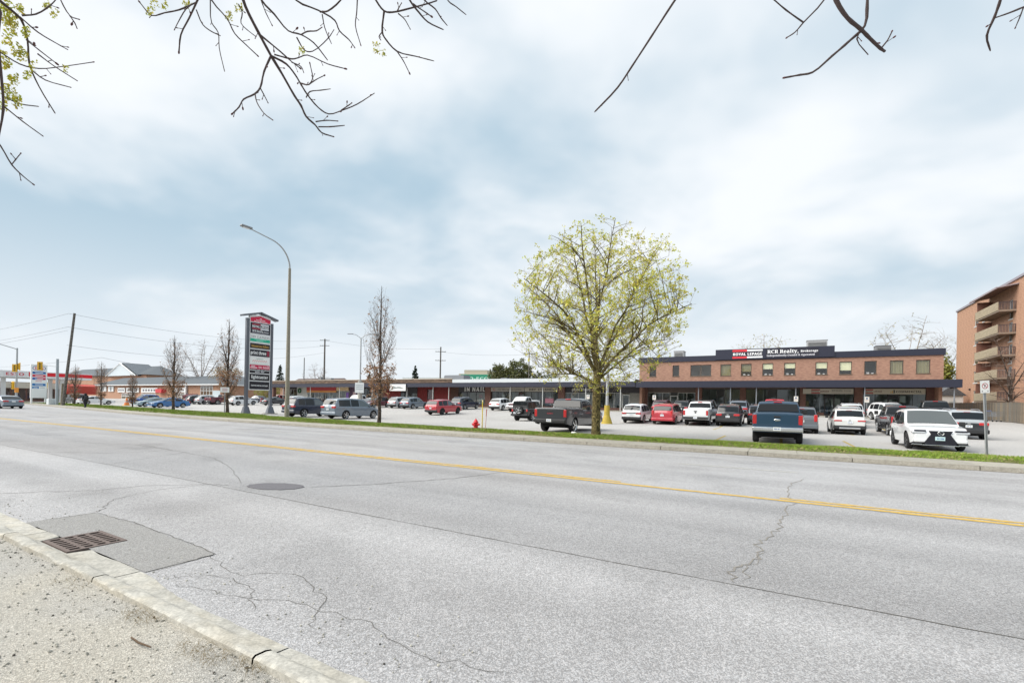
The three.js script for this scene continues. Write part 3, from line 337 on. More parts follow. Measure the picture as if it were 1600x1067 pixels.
// heading: 'away' from the street, 'to' the street, 'left' / 'right' along it. X, D: middle of the car on the ground
function vehicle(type, color, X, D, head, name, label, category, o = {}) {
  const G = carGeo(type), S = G.S, L = S.L, W = S.W, pm = PAINT[color];
  const ry = head === 'away' ? Math.PI / 2 : head === 'to' ? -Math.PI / 2 : head === 'left' ? Math.PI : 0;
  const y = o.y ?? gh(D), e = .5; const slope = o.y === undefined && (head === 'away' || head === 'to') ? Math.atan2(gh(D + L * .3) - gh(D - L * .3), L * .6) : 0;
  const root = thing(name, label, category, X, y + .004, D, 0, o.group); root.rotation.set(0, ry + (o.turn || 0), 0); root.rotation.order = 'YXZ'; root.rotation.z = head === 'away' ? slope : head === 'to' ? -slope : 0;
  const g0 = new THREE.Vector3(-L / 2, 0, 0); const add = (n, g, m, p = root) => { const q = mesh(n, g, m, p); if (p === root) q.position.copy(g0); return q; };
  add('body', G.body, pm); add('cabin', G.cabin, o.hardtop ? blackP : o.roof ? PAINT[o.roof] : pm);
  add('underbody', G.under, underM); for (const w of G.well) add('wheel_well', w, underM);
  add('windshield', G.windshield, clearG); add('rear_window', G.rear_window, glassM);
  G.side.forEach((pr, k) => pr.forEach(g => add('side_window', g, k === G.side.length - 1 ? clearG : glassM)));
  const rimM = o.rim || alloyM;
  for (const w of S.wx) for (const sd of [1, -1]) { const q = add('wheel', G.tyre, tyreM); q.position.set(w * L - L / 2, S.wr, sd * (W / 2 - G.tw / 2 - .015)); if (sd < 0) q.rotation.y = Math.PI; mesh('rim', G.rim, rimM, q); mesh('hub', G.hub, underM, q); }
  const far = o.far;
  // lights, bumpers, plates
  const yb = S.belt, pk = type === 'pickup', jp = type === 'jeep';
  for (const sd of [1, -1]) {
    const zr = plan(S, .015) * .985;
    if (pk) add('tail_light', rbox(.10, .42, .17, .03, .03, 1.08, sd * (zr - .085)), redL);
    else if (jp) add('tail_light', rbox(.07, .2, .14, .02, -.02, .98, sd * (zr - .1)), redL);
    else if (type === 'minivan') add('tail_light', o.oval ? rbox(.16, .2, .42, .05, .035, .98, sd * (zr - .19)) : rbox(.16, .46, .20, .05, .045, 1.0, sd * (zr - .09)), redL);
    else add('tail_light', rbox(.22, o.slimTail ? .1 : .17, .44, .045, .075, yb - .10, sd * (zr - .20)), redL);
    const zf = plan(S, .965) * .985; const hy = prof(S.top, .965) - (pk ? .12 : .07);
    if (jp) add('headlight', new THREE.CylinderGeometry(.1, .1, .06, 16).rotateZ(Math.PI / 2).translate(L - .0, .92, sd * .52), whiteL);
    else add('headlight', rbox(.24, o.slimHead ? .085 : pk ? .24 : .15, .42, .035, L - .10, hy, sd * (zf - .17)), whiteL);
    if (!far || o.mirror) { const ms = S.fw[1][0] - .035; add('mirror', rbox(.10, pk ? .26 : .15, pk ? .22 : .2, .04, ms * L - .1, yb + (pk ? .16 : .09), sd * (bodySide(S, ms, yb) + (pk ? .16 : .10))), o.mirror === 'body' ? pm : blackP); }
    if (!far) for (const [a, b] of S.side.slice(-2)) add('door_handle', rbox(.2, .03, .03, .01, lerp(a, b, .12) * L, yb - .11, sd * (bodySide(S, (a + b) / 2, yb - .11) + .012)), o.chrome ? chromeM : pm);
  }
  if (!far && !pk && !jp) add('high_brake_light', rbox(.03, .025, .3, .008, prof([[S.rw[1][1], S.rw[1][0]], [S.rw[1][1] + .1, S.rw[1][0]]], S.rw[1][1]) * L + .0, prof(S.roof, S.rw[1][0]) + .045, 0), redL);
  if (pk) { add('rear_bumper', rbox(.22, .2, W * .96, .05, -.06, .66, 0), o.chrome ? chromeM : blackP); add('tailgate_panel', rbox(.03, .50, W * .78, .012, -.008, 1.06, 0), pm); add('high_brake_light', rbox(.05, .06, .36, .015, .425 * L, 1.885, 0), redL); if (!far) add('tailgate_handle', rbox(.03, .07, .25, .012, -.03, 1.21, 0), blackP);
    add('front_bumper', rbox(.22, .28, W * .95, .06, L + .02, .64, 0), o.chrome ? chromeM : blackP); add('grille', rbox(.06, .34, W * .62, .03, L - .0, 1.0, 0), o.chrome ? chromeM : blackP); for (const sd of [1, -1]) add('running_board', rbox(L * .32, .05, .14, .02, .52 * L, S.sill - .03, sd * (W / 2 - .04)), o.chrome ? chromeM : blackP);
    if (o.oval) add('emblem', new THREE.SphereGeometry(.5, 18, 10).scale(.03, .105, .26).translate(-.025, 1.07, 0), chromeM); if (o.emblem) add('emblem', rbox(.02, .1, .12, .03, -.03, 1.10, 0), o.emblem); if (o.lettering) add('lettering', new THREE.PlaneGeometry(.42, .12).rotateY(-Math.PI / 2).translate(-.0245, 1.07, 0), print(.42, .12, 200, (x, w, h) => { x.fillStyle = '#2b2d33'; x.fillRect(0, 0, w, h); fit(x, o.lettering, w / 2, h * .54, w * .9, h * .9, 'bold sans-serif', '#a8323c'); }, .3)); }
  else if (jp) { add('rear_bumper', rbox(.16, .18, W * .98, .04, -.08, .58, 0), blackP); add('front_bumper', rbox(.2, .18, W * .9, .04, L + .08, .58, 0), blackP); add('grille', rbox(.04, .3, .8, .02, L, .9, 0), blackP);
    const sw = add('spare_wheel', G.tyre, tyreM); sw.position.set(-L / 2 - .14, 1.02, 0); sw.rotation.y = -Math.PI / 2; mesh('rim', G.rim, alloyM, sw); mesh('hub', G.hub, underM, sw);
    for (const w of S.wx) for (const sd of [1, -1]) add('fender_flare', new THREE.TorusGeometry(S.wr + .09, .06, 8, 18, Math.PI).scale(1, 1, 1.5).translate(w * L, S.wr + .02, sd * (W / 2 + .02)), blackP); }
  else { const trimM = S.trim && !o.noTrim ? (o.trim || blackP) : pm; add('rear_bumper', rbox(.18, .26, W * .93, .07, .055, S.sill + .22, 0), trimM); add('front_bumper', rbox(.18, .16, W * .88, .06, L - .06, S.sill + .14, 0), trimM);
    if (!o.ownGrille) add('grille', rbox(.05, .2, W * .5, .025, L - .005, S.belt * .58, 0), blackP);
    if (o.skid) add('skid_plate', rbox(.12, .11, W * .6, .03, .01, S.sill + .16, 0), alloyM);
    if (S.trim && !o.noTrim) for (const w of S.wx) for (const sd of [1, -1]) add('arch_trim', new THREE.TorusGeometry(S.wr + .075, .028, 6, 20, Math.PI).scale(1, 1, .8).translate(w * L, S.wr, sd * (bodySide(S, w, .6) - .008)), trimM);
    if (S.rails && !o.noRails) for (const sd of [1, -1]) add('roof_rail', limb([V(.14 * L, S.H - .03, sd * W * .335), V(.2 * L, S.H + .035, sd * W * .335), V(.44 * L, S.H + .045, sd * W * .335), V(.5 * L, S.H - .02, sd * W * .335)], .018, 6), o.rails || alloyM);
    if (!far) add('rear_emblem', rbox(.02, .07, .14, .008, -.022, yb - .08, 0), chromeM); }
  const py = pk ? .68 : jp ? .75 : o.plateY ?? .80; if (!o.noPlate) { const p = add('number_plate', rbox(.02, .15, .30, .006, pk ? -.175 : -.035, py, jp ? -.5 : 0), plateM); if (!far) stuff(mesh('figures', [-.1, -.06, -.02, .04, .08].map(z => box(.004, .05, .026, (pk ? -.175 : -.035) - .011, py, z + (jp ? -.5 : 0))), plateText, p)); }
  if (o.extra) o.extra(root, add, S, pm);
  return root;
}
// ---------------------------------------------------------------- signs: flat print on panels
function print(w, h, px, draw, rough = .55) { const c = document.createElement('canvas'); c.width = Math.round(w * px); c.height = Math.round(h * px); const x = c.getContext('2d'); x.textAlign = 'center'; x.textBaseline = 'middle'; draw(x, c.width, c.height); const t = new THREE.CanvasTexture(c); t.colorSpace = THREE.SRGBColorSpace; t.anisotropy = 4; return new THREE.MeshStandardMaterial({ map: t, roughness: rough }); }
const fit = (x, s, cx, cy, wMax, size, font, color) => { x.font = `${font.includes('bold') ? 'bold ' : ''}${Math.round(size)}px ${font.replace('bold ', '')}`; x.fillStyle = color; const m = x.measureText(s).width; x.save(); x.translate(cx, cy); if (m > 0) x.scale(wMax / m, 1); x.fillText(s, 0, 0); x.restore(); };
// panel facing the street (+z) at x0..x1, y0..y1, front at D; or facing +x when side is given
function signPanel(parent, name, x0, x1, y0, y1, D, px, draw) { const w = x1 - x0, h = y1 - y0; const b = mesh(name, bx(x0, x1, y0, y1, D, D + .08), M('sign_box', { color: [.5, .5, .5], roughness: .6 }), parent); const p = mesh('lettering', new THREE.PlaneGeometry(w - .01, h - .01).translate((x0 + x1) / 2, (y0 + y1) / 2, -D + .004), print(w, h, px, draw), b); return b; }
const BRICK = M('red_brick', { color: [.63, .385, .285], map: brickMap, bumpMap: brickBump, bumpScale: .006, roughness: .92 });
const BRICK2 = M('orange_brick', { color: [.72, .445, .305], map: brickMap, bumpMap: brickBump, bumpScale: .006, roughness: .92 });
const BROWN = M('brown_brick', { color: [.30, .17, .14], map: brickMap, bumpMap: brickBump, bumpScale: .006, roughness: .92 });
const NAVY = M('navy_metal', { color: [.022, .024, .045], roughness: .5 }), FRAME = M('dark_frame', { color: [.035, .03, .03], roughness: .5, metalness: .3 }), WFRAME = M('white_frame', { color: [.62, .62, .60], roughness: .5 }), SHOPG = M('shop_glass', { phys: 1, color: [.80, .84, .84], roughness: .02, transmission: 1, thickness: 0, ior: 1.52 }), WING = M('window_glass', { phys: 1, color: [.045, .055, .045], roughness: .04, ior: 1.8 });
const GREYR = M('pale_roof_edge', { color: [.60, .63, .65], roughness: .6 }), SOFFIT = M('soffit', { color: [.52, .49, .45], roughness: .9 }), WALKM = M('shop_walk', { color: [.55, .53, .49], map: concMap, roughness: .95 }), ROOFM = M('flat_roof', { color: [.30, .30, .30], roughness: 1 });
// a glazed front: frame bars, and each pane a part
function glazing(parent, x0, x1, y0, y1, D, n, fm = FRAME, gm = SHOPG, sill = .35) { const w = (x1 - x0) / n, t = .05; for (let k = 0; k < n; k++) mesh('window_pane', bx(x0 + k * w + t / 2, x0 + (k + 1) * w - t / 2, y0 + sill, y1 - t, D + .03, D + .05), gm, parent); for (let k = 0; k <= n; k++) mesh('mullion', bx(x0 + k * w - t / 2, x0 + k * w + t / 2, y0 + sill, y1, D, D + .07), fm, parent); mesh('window_rail', bx(x0, x1, y1 - t, y1, D + .004, D + .066), fm, parent); if (sill > .1) mesh('stall_riser', uvm(bx(x0, x1, y0, y0 + sill, D - .01, D + .07), 1.2), BROWN, parent); }
function door(parent, x0, x1, y0, y1, D, fm = FRAME) { const d = mesh('door', merge([bx(x0, x0 + .08, y0, y1, D, D + .06), bx(x1 - .08, x1, y0, y1, D, D + .06), bx(x0 + .08, x1 - .08, y1 - .1, y1, D, D + .06), bx(x0 + .08, x1 - .08, y0, y0 + .2, D, D + .06)]), fm, parent); mesh('pane', bx(x0 + .08, x1 - .08, y0 + .2, y1 - .1, D + .02, D + .04), SHOPG, d); mesh('handle', bx(x1 - .16, x1 - .13, y0 + .9, y0 + 1.3, D - .05, D - .02), chromeM, d); }

// ---------------------------------------------------------------- two-storey brick offices over shops
{ const b = thing('office_building', 'two storey red brick office building with dark parapet and realty sign', 'building'); const X0 = -16.9, X1 = 14.45, DF = 64, g = .9;
  const wins = [[-15.55, -14.65], [-12.54, -11.69], [-10.30, -7.80], [-6.72, -5.51], [-4.40, -3.23], [-2.07, -.92], [.20, 1.37], [3.32, 4.49], [5.59, 6.74], [7.85, 8.95], [10.07, 11.23], [12.25, 13.41]], wy0 = 5.68, wy1 = 7.14;
  const s = new THREE.Shape([[X0, 4.9], [X1, 4.9], [X1, 7.66], [X0, 7.66]].map(p => new THREE.Vector2(...p))); for (const [a, c] of wins) s.holes.push(new THREE.Path([[a, wy0], [a, wy1], [c, wy1], [c, wy0]].map(p => new THREE.Vector2(...p))));
  mesh('wall', uvm(new THREE.ExtrudeGeometry(s, { depth: .3, bevelEnabled: false }).translate(0, 0, -DF - .3), 1.2), BRICK, b);
  mesh('side_wall', uvm(merge([bx(X0, X0 + .3, g - .4, 7.66, DF + .302, 80), bx(X1 - .3, X1, g - .4, 7.66, DF + .302, 80), bx(X0, X1, g - .4, 7.66, 80, 80.3)]), 1.2), BRICK, b);
  mesh('roof', bx(X0 + .1, X1 - .1, 7.5, 7.7, DF + .2, 80.1), ROOFM, b); mesh('floor_slab', bx(X0 + .3, X1 - .3, 4.7, 4.9, DF + .31, 79.9), SOFFIT, b);
  const inner = M('office_inside', { color: [.62, .60, .54], roughness: 1 }), blind = M('roller_blind', { color: [.72, .72, .48], roughness: .9 }), fr = M('bronze_frame', { color: [.16, .11, .075], roughness: .6 }), dr = M('drape', { color: [.30, .27, .15], roughness: .9 });
  wins.forEach(([a, c], k) => { const w = mesh('window', merge([bx(a, a + .06, wy0, wy1, DF + .08, DF + .16), bx(c - .06, c, wy0, wy1, DF + .08, DF + .16), bx(a + .06, c - .06, wy1 - .06, wy1, DF + .08, DF + .16), bx(a - .04, c + .04, wy0 - .05, wy0 + .05, DF - .04, DF + .16)]), fr, b);
    const glass = new THREE.MeshPhysicalMaterial({ color: 0xffffff, roughness: .03, transmission: 1, thickness: 0, ior: 1.5 }); mats.clear_pane ??= glass; mesh('pane', bx(a + .06, c - .06, wy0 + .05, wy1 - .06, DF + .11, DF + .12), mats.clear_pane, w);
    if (k === 2) mesh('mullion', bx((a + c) / 2 - .03, (a + c) / 2 + .03, wy0 + .05, wy1 - .06, DF + .085, DF + .155), fr, w); 
    if ([5, 6, 7, 8].includes(k)) { const hh = [.62, .58, .66, .92][k - 5]; mesh('blind', bx(a + .07, c - .07, wy1 - .06 - hh, wy1 - .062, DF + .17, DF + .19), blind, w); } else if ([3, 4, 10, 11].includes(k)) { const n = 9; for (let q = 0; q < n; q++) mesh('drape', bx(lerp(a + .07, c - .07, q / n), lerp(a + .07, c - .07, (q + .8) / n), k === 4 ? wy0 + .5 : wy0 + .06, wy1 - .07, DF + .2 + (q % 2) * .03, DF + .24 + (q % 2) * .03), dr, w); } 
    if ([4, 5, 6, 7, 9, 10].includes(k)) for (const q of [box(.25, .2, .05, a + .35, wy0 + .15, -DF - .3), box(.2, .12, .05, c - .35, wy0 + .12, -DF - .28)]) mesh('desk_clutter', q, M('paper_white', { color: [.6, .6, .6] }), w); });
  mesh('office_room', [bx(X0 + .31, X1 - .31, 4.95, 7.49, 67, 67.1)], inner, b);
  mesh('parapet', [bx(X0 - .12, X1 + .12, 7.6, 8.28, DF - .14, DF - .02), bx(X1 + .02, X1 + .12, 7.6, 8.28, DF - .02, 80.3), bx(X0 - .12, X0 - .02, 7.6, 8.28, DF - .02, 80.3)], NAVY, b);
  const sb = mesh('sign_board', bx(-7.3, 5.1, 7.72, 8.95, DF - .26, DF - .15), NAVY, b);
  const gap = (x, w, h, a, c, col) => { x.fillStyle = col; x.fillRect(w * a[0], h * c[0], w * (a[1] - a[0]), h * (c[1] - c[0])); };
  mesh('lettering', new THREE.PlaneGeometry(3.3, 1.08).translate(-3.72, 8.33, -DF + .268), print(3.3, 1.08, 110, (x, w, h) => { x.fillStyle = '#23222f'; x.fillRect(0, 0, w, h); gap(x, w, h, [0, .49], [0, .24], '#d8343f'); gap(x, w, h, [.49, 1], [.02, .22], '#e9eaec'); gap(x, w, h, [0, .49], [.78, 1], '#d8343f'); gap(x, w, h, [.49, 1], [.78, .98], '#e9eaec'); fit(x, 'ROYAL', w * .235, h * .52, w * .45, h * .40, 'bold sans-serif', '#fff'); fit(x, 'LEPAGE', w * .745, h * .52, w * .49, h * .40, 'bold sans-serif', '#fff'); }), sb);
  mesh('lettering', new THREE.PlaneGeometry(5.4, 1.0).translate(.95, 8.34, -DF + .268), print(5.4, 1.0, 110, (x, w, h) => { x.fillStyle = '#23222f'; x.fillRect(0, 0, w, h); fit(x, 'RCR Realty,', w * .33, h * .34, w * .60, h * .56, 'bold serif', '#fff'); fit(x, 'Brokerage', w * .82, h * .38, w * .32, h * .34, 'bold serif', '#fff'); fit(x, 'Independently Owned & Operated', w * .47, h * .80, w * .90, h * .30, 'bold serif', '#e8e8ee'); }), sb);
  // canopy over the walk, posts, shop fronts below
  mesh('canopy', [bx(X0, X1 + 1.0, 4.17, 4.97, 62.1, 62.25), bx(X0, X1 + 1.0, 4.75, 4.94, 62.251, DF - .001), bx(X1 + .88, X1 + 1.0, 4.17, 4.97, 62.251, 65.5), bx(X1 + .001, X1 + .87, 4.75, 4.94, DF, 65.5)], NAVY, b);
  mesh('soffit', bx(X0 + .02, X1 + .86, 4.62, 4.74, 62.26, 66.2), SOFFIT, b);
  const g2 = gh(64) + .12; mesh('shop_walk', uvm(bx(X0, X1 + 1.5, .5, g2, 61.6, 66.4), 2), WALKM, b);
  for (const x of [-9.05, -5.4, -2.6, 1.4, 7.75, 14.95]) mesh('post', cyl(.06, .06, 4.62 - g2, x, g2, -62.5, 10), M('post_grey', { color: [.26, .28, .31], roughness: .5, metalness: .3 }), b);
  const D = 66.0, P = [[-16.9, -16.2], [-9.9, -9.1], [-4.6, -3.9], [1.9, 2.5], [7.2, 8.0], [13.5, 14.44]]; for (const [a, c] of P) mesh('pier', uvm(bx(a, c, g2, 4.62, D - .25, D + .2), 1.2), BROWN, b);
  const bays = [[-16.2, -9.9, 5], [-9.1, -4.6, 3], [-3.9, 1.9, 4], [2.5, 7.2, 4], [8.0, 13.5, 4]]; bays.forEach(([a, c, n], k) => { const hw = k === 0 || k > 2 ? 3.62 : 4.1; if (k === 0) { glazing(b, a, -13.2, g2, 3.62, D, 3, WFRAME); door(b, -13.15, -12.2, g2, 3.2, D, WFRAME); glazing(b, -12.15, c, g2, 3.62, D, 2, WFRAME); } else { const dx = lerp(a, c, .5); glazing(b, a, dx - .5, g2, hw, D, Math.ceil(n / 2)); door(b, dx - .45, dx + .45, g2, 3.2, D); glazing(b, dx + .5, c, g2, hw, D, Math.ceil(n / 2)); } mesh('transom', bx(a, c, hw + .002, 4.62, D + .01, D + .06), M('transom_panel', { color: [.12, .09, .08], roughness: .7 }), b); });
  signPanel(b, 'shop_sign', 2.2, 7.1, 3.55, 4.15, D - .32, 90, (x, w, h) => { x.fillStyle = '#c3bdb0'; x.fillRect(0, 0, w, h); x.fillStyle = '#a8333a'; x.fillRect(w * .17, h * .1, w * .18, h * .2); x.fillRect(w * .17, h * .72, w * .18, h * .2); fit(x, 'ROYAL LEPAGE', w * .35, h * .52, w * .36, h * .36, 'bold sans-serif', '#5d2b31'); fit(x, 'RCR Realty,', w * .69, h * .34, w * .22, h * .36, 'bold serif', '#3c3a40'); fit(x, 'Brokerage', w * .89, h * .36, w * .14, h * .24, 'bold serif', '#55525a'); fit(x, 'Independently Owned & Operated', w * .76, h * .70, w * .38, h * .16, 'serif', '#6a666a'); });
  signPanel(b, 'shop_sign', 8.1, 13.4, 3.55, 4.15, D - .32, 90, (x, w, h) => { x.fillStyle = '#c6bfae'; x.fillRect(0, 0, w, h); x.fillStyle = '#a8333a'; x.fillRect(w * .02, h * .08, w * .13, h * .2); x.fillRect(w * .02, h * .74, w * .13, h * .18); fit(x, 'ROYAL LEPAGE', w * .16, h * .5, w * .28, h * .36, 'bold sans-serif', '#5d2b31'); x.fillStyle = '#c89a3a'; x.fillRect(w * .44, h * .5, w * .012, h * .3); x.fillRect(w * .465, h * .38, w * .014, h * .42); x.fillStyle = '#2a2a2e'; x.fillRect(w * .49, h * .2, w * .02, h * .6); fit(x, 'COMMERCIAL', w * .735, h * .52, w * .42, h * .50, 'bold sans-serif', '#2f2c2c'); });
  mesh('ceiling', bx(X0 + .3, X1 - .3, 4.5, 4.6, 66.21, 70), SOFFIT, b); roomBehind(b, -16.2, 13.5, g2, 4.5, D, 77);
  // roof plant
  for (const [x, y, w, h, c] of [[2.6, 7.7, 2.1, 2.45, .42], [.8, 7.7, .9, 1.5, .2], [9.4, 7.7, 1.4, 1.5, .22], [-13.2, 7.7, 1.3, 1.75, .38]]) { const u = tag(mesh('rooftop_unit', [bx(x, x + w, y, y + h, 68, 69.6), bx(x - .05, x + w + .05, y + h, y + h + .06, 67.95, 69.65)], M('unit_' + c, { color: [c, c, c * 1.02], roughness: .6, metalness: .2 })), `${c > .4 ? 'tall pale grey' : c > .3 ? 'pale boxy' : w < 1 ? 'small dark' : 'low dark'} ventilation unit on the brick office roof`, 'roof unit'); if (w > 1) for (let k = 0; k < 5; k++) mesh('louvre', bx(x + .12, x + w - .12, y + h - .3 - k * .14, y + h - .24 - k * .14, 67.93, 67.999), M('louvre', { color: [.2, .2, .2] }), u); } }

// ---------------------------------------------------------------- long strip of shops
function roomBehind(b, x0, x1, y0, y1, D, sd) { // what stands behind the shop glass
  const f = rng(sd), wm = [[.55, .50, .44], [.62, .60, .57], [.42, .40, .42], [.66, .60, .50]].map((c, i) => M('room_wall_' + i, { color: c })), gm = [[.45, .42, .38], [.25, .10, .09], [.10, .14, .22], [.55, .54, .52], [.32, .24, .14], [.08, .08, .08]].map((c, i) => M('room_goods_' + i, { color: c }));
  for (let x = x0; x < x1 - .5;) { const w = Math.min(3.5 + f() * 3, x1 - x); mesh('inner_wall', bx(x, x + w, y0 - .1, y1, D + 3.2 + f() * .4, D + 3.7), wm[Math.floor(f() * 4)], b); mesh('partition', bx(x + w - .06, x + w, y0, y1, D + .12, D + 3.2), wm[Math.floor(f() * 4)], b);
    for (let k = 0; k < 3; k++) { const ww = .5 + f() * 1.2, xx = x + f() * Math.max(.1, w - ww - .1), h = .5 + f() * 1.4, dd = D + .5 + f() * 2; mesh('shelf_unit', bx(xx, xx + ww, y0, y0 + h, dd, dd + .4), gm[Math.floor(f() * 6)], b); } for (let k = 0; k < 2; k++) { const ww = .3 + f() * .6, xx = x + .2 + f() * Math.max(.1, w - ww - .4), yy = y0 + .9 + f() * .8; mesh('poster', bx(xx, xx + ww, yy, yy + .4 + f() * .5, D + .09, D + .10), gm[Math.floor(f() * 5)], b); } x += w; } }
{ const b = thing('strip_mall', 'long low strip of shops under a dark canopy with brown and pale roof edge', 'building'); const X0 = -97, XM = -47.3, X1 = -16.95, g = gh(64) + .12, D = 65;
  mesh('canopy', [bx(X0, X1, 4.24, 4.95, 62.0, 62.15), bx(X0, X0 + .15, 4.24, 4.95, 62.151, 66)], NAVY, b);
  mesh('soffit', bx(X0 + .16, X1, 4.5, 4.6, 62.16, 65.5), SOFFIT, b);
  mesh('roof_edge', [bx(X0 - .1, XM, 4.952, 5.55, 61.95, 62.2), bx(X0 - .1, X0 + .15, 4.952, 5.55, 62.201, 84)], M('brown_fascia', { color: [.27, .185, .14], map: woodMap, roughness: .8 }), b); mesh('roof_cap', bx(X0 - .15, XM, 5.552, 5.66, 61.9, 62.3), M('tan_cap', { color: [.50, .42, .34], roughness: .7 }), b);
  mesh('roof_edge', bx(XM + .003, X1, 4.952, 5.50, 61.97, 62.2), GREYR, b);
  mesh('roof', bx(X0 + .16, X1, 5.2, 5.3, 62.21, 84), ROOFM, b); mesh('back_wall', uvm(merge([bx(X0 + .2, X1, .5, 5.2, 83.6, 83.9), bx(X0 + .2, X0 + .5, .5, 5.2, 65.5, 83.6)]), 1.2), BRICK, b);
  mesh('shop_walk', uvm(bx(X0 - 1, X1, .5, g, 61.4, 66), 2), WALKM, b);
  const colored = (k, c) => M('shop_' + k, { color: c, roughness: .75, map: woodMap });
  const wall = (x0, x1, m, y0 = g, y1 = 4.5) => mesh('wall_panel', uvm(bx(x0, x1, y0, y1, D, D + .25), 1.2), m, b);
  const redW = colored('red', [.42, .045, .05]), redB = M('red_band', { color: [.42, .05, .05], roughness: .6 }), orB = M('orange_band', { color: [.62, .25, .07], roughness: .6 }), tanB = M('tan_panel', { color: [.62, .46, .27], roughness: .7 }), purp = M('plum_panel', { color: [.10, .06, .10], roughness: .7 }), dk = M('dark_wall', { color: [.045, .042, .05], roughness: .7 });
  wall(-96.8, -95.6, BROWN); mesh('pier', uvm(bx(-96.9, -96.2, g, 4.5, 62.2, 62.9), 1.2), BROWN, b); glazing(b, -95.6, -92, g, 3.9, D, 3, WFRAME); wall(-95.6, -92, dk, 3.9); 
  wall(-92, -88.4, M('pale_panel', { color: [.50, .50, .48], roughness: .8 })); { const wreath = mesh('wreath', new THREE.TorusGeometry(.42, .13, 8, 18).translate(-91.0, 3.6, -D + .12), M('evergreen', { color: [.02, .11, .05], roughness: 1 }), b); } 
  mesh('sign_band', bx(-88.4, -79.1, 3.65, 4.45, D - .3, D - .1), redB, b); mesh('sign_band', bx(-88.4, -79.1, 3.25, 3.64, D - .28, D - .1), orB, b); glazing(b, -88.4, -79.1, g, 3.24, D, 8, WFRAME); wall(-88.4, -79.1, dk, 3.25);
  mesh('sign_band', bx(-79.0, -75.4, 3.6, 4.4, D - .25, D - .05), tanB, b); glazing(b, -79, -75.4, g, 3.58, D, 3, WFRAME); wall(-79, -75.4, dk, 3.6); mesh('banner', bx(-76.2, -75.5, 1.6, 3.3, D - .1, D - .05), M('violet_banner', { color: [.22, .12, .40] }), b);
  wall(-75.4, -72.6, purp); mesh('poster', bx(-74.3, -73.5, 1.8, 3.4, D - .06, D - .01), M('pink_poster', { color: [.62, .45, .47] }), b); glazing(b, -72.6, -68.3, g, 4.1, D, 3); wall(-72.6, -68.3, dk, 4.1); door(b, -68.2, -67.2, g, 3.3, D); wall(-68.3, -66.2, dk, 3.3);
  wall(-66.1, -61.6, redW); wall(-61.5, -57.5, dk, 3.3); glazing(b, -61.5, -57.5, g, 3.3, D, 3); 
  { const s = signPanel(b, 'shop_sign', -61.2, -57.4, 3.55, 4.75, 61.82, 60, (x, w, h) => { x.fillStyle = '#e3e3e1'; x.fillRect(0, 0, w, h); x.fillStyle = '#8d9291'; x.beginPath(); x.moveTo(w * .12, h * .8); x.quadraticCurveTo(w * .2, h * .1, w * .4, h * .45); x.quadraticCurveTo(w * .6, h * .2, w * .9, h * .7); x.lineTo(w * .5, h * .62); x.closePath(); x.fill(); }); }
  for (let x = -57.4; x < -50; x += .32) mesh('plank', bx(x, Math.min(x + .29, -50), g, 4.5, D - .04 - ((Math.round(x * 7) % 3) * .012), D + .2), redW, b); glazing(b, -55.0, -53.6, g + 1.0, 3.9, D - .12, 1, FRAME, SHOPG, 0);
  wall(-50, -48.2, M('brown_board', { color: [.20, .10, .08], map: woodMap })); 
  wall(-48.2, -42.7, dk, 3.5); glazing(b, -48.2, -42.7, g, 3.5, D, 3); 
  for (const [ch, x] of [['I', -46.75], ['N', -46.1], ['N', -44.95], ['A', -44.15], ['I', -43.5], ['L', -42.95]]) { // raised letters
    const s = .72, t = .13, y = 3.62, p = []; const bar = (a, c, e, f, w = t) => { const dx = e - a, dy = f - c, l = Math.hypot(dx, dy); p.push(box(l, w, .06, (a + e) / 2, (c + f) / 2, 0, 0, 0, Math.atan2(dy, dx))); };
    const w = .46; if (ch === 'I') { bar(0, 0, 0, s, .16); bar(-.16, .03, .16, .03, .06); bar(-.16, s - .03, .16, s - .03, .06); } if (ch === 'N') { bar(-w / 2, 0, -w / 2, s, .12); bar(w / 2, 0, w / 2, s, .12); bar(-w / 2, s, w / 2, 0, .15); } if (ch === 'A') { bar(-w / 2, 0, 0, s, .1); bar(w / 2, 0, 0, s, .15); bar(-w / 4, .22, w / 4, .22, .07); } if (ch === 'L') { bar(-.12, 0, -.12, s, .15); bar(-.12, .05, .26, .05, .1); }
    mesh('letter', p.map(q => q.translate(x, y, -D + .09)), M('letter_white', { color: [.85, .85, .84], roughness: .5 }), b); }
  mesh('pier', uvm(bx(-42.6, -41.5, g, 4.5, D - .3, D + .2), 1.2), BROWN, b);
  const shopSign = (x0, x1, f) => signPanel(b, 'shop_sign', x0, x1, 3.62, 4.3, D - .3, 80, f);
  wall(-41.5, -29.3, dk, 3.6); shopSign(-41.4, -35.2, (x, w, h) => { x.fillStyle = '#a9a39b'; x.fillRect(0, 0, w, h); x.strokeStyle = '#b0454a'; x.lineWidth = h * .12; x.beginPath(); x.arc(w * .11, h * .5, h * .28, .6, 4.6); x.stroke(); fit(x, 'The Mortgage Centre', w * .56, h * .52, w * .72, h * .45, 'bold sans-serif', '#4c4a4c'); });
  shopSign(-35.1, -29.4, (x, w, h) => { x.fillStyle = '#b4aea2'; x.fillRect(0, 0, w, h); fit(x, 'DRY  CLEANERS', w * .55, h * .54, w * .84, h * .66, 'bold sans-serif', '#33302f'); });
  glazing(b, -41.5, -36.3, g, 3.6, D, 4); glazing(b, -35.2, -29.4, g, 3.6, D, 5); door(b, -36.25, -35.25, g, 3.3, D); mesh('poster', bx(-31.6, -30.2, 1.9, 2.6, D - .04, D - .01), M('pink_notice', { color: [.50, .22, .28] }), b);
  mesh('pier', uvm(bx(-29.35, -28.3, g, 4.5, D - .3, D + .2), 1.2), BROWN, b); wall(-28.3, -16.95, dk, 3.5); 
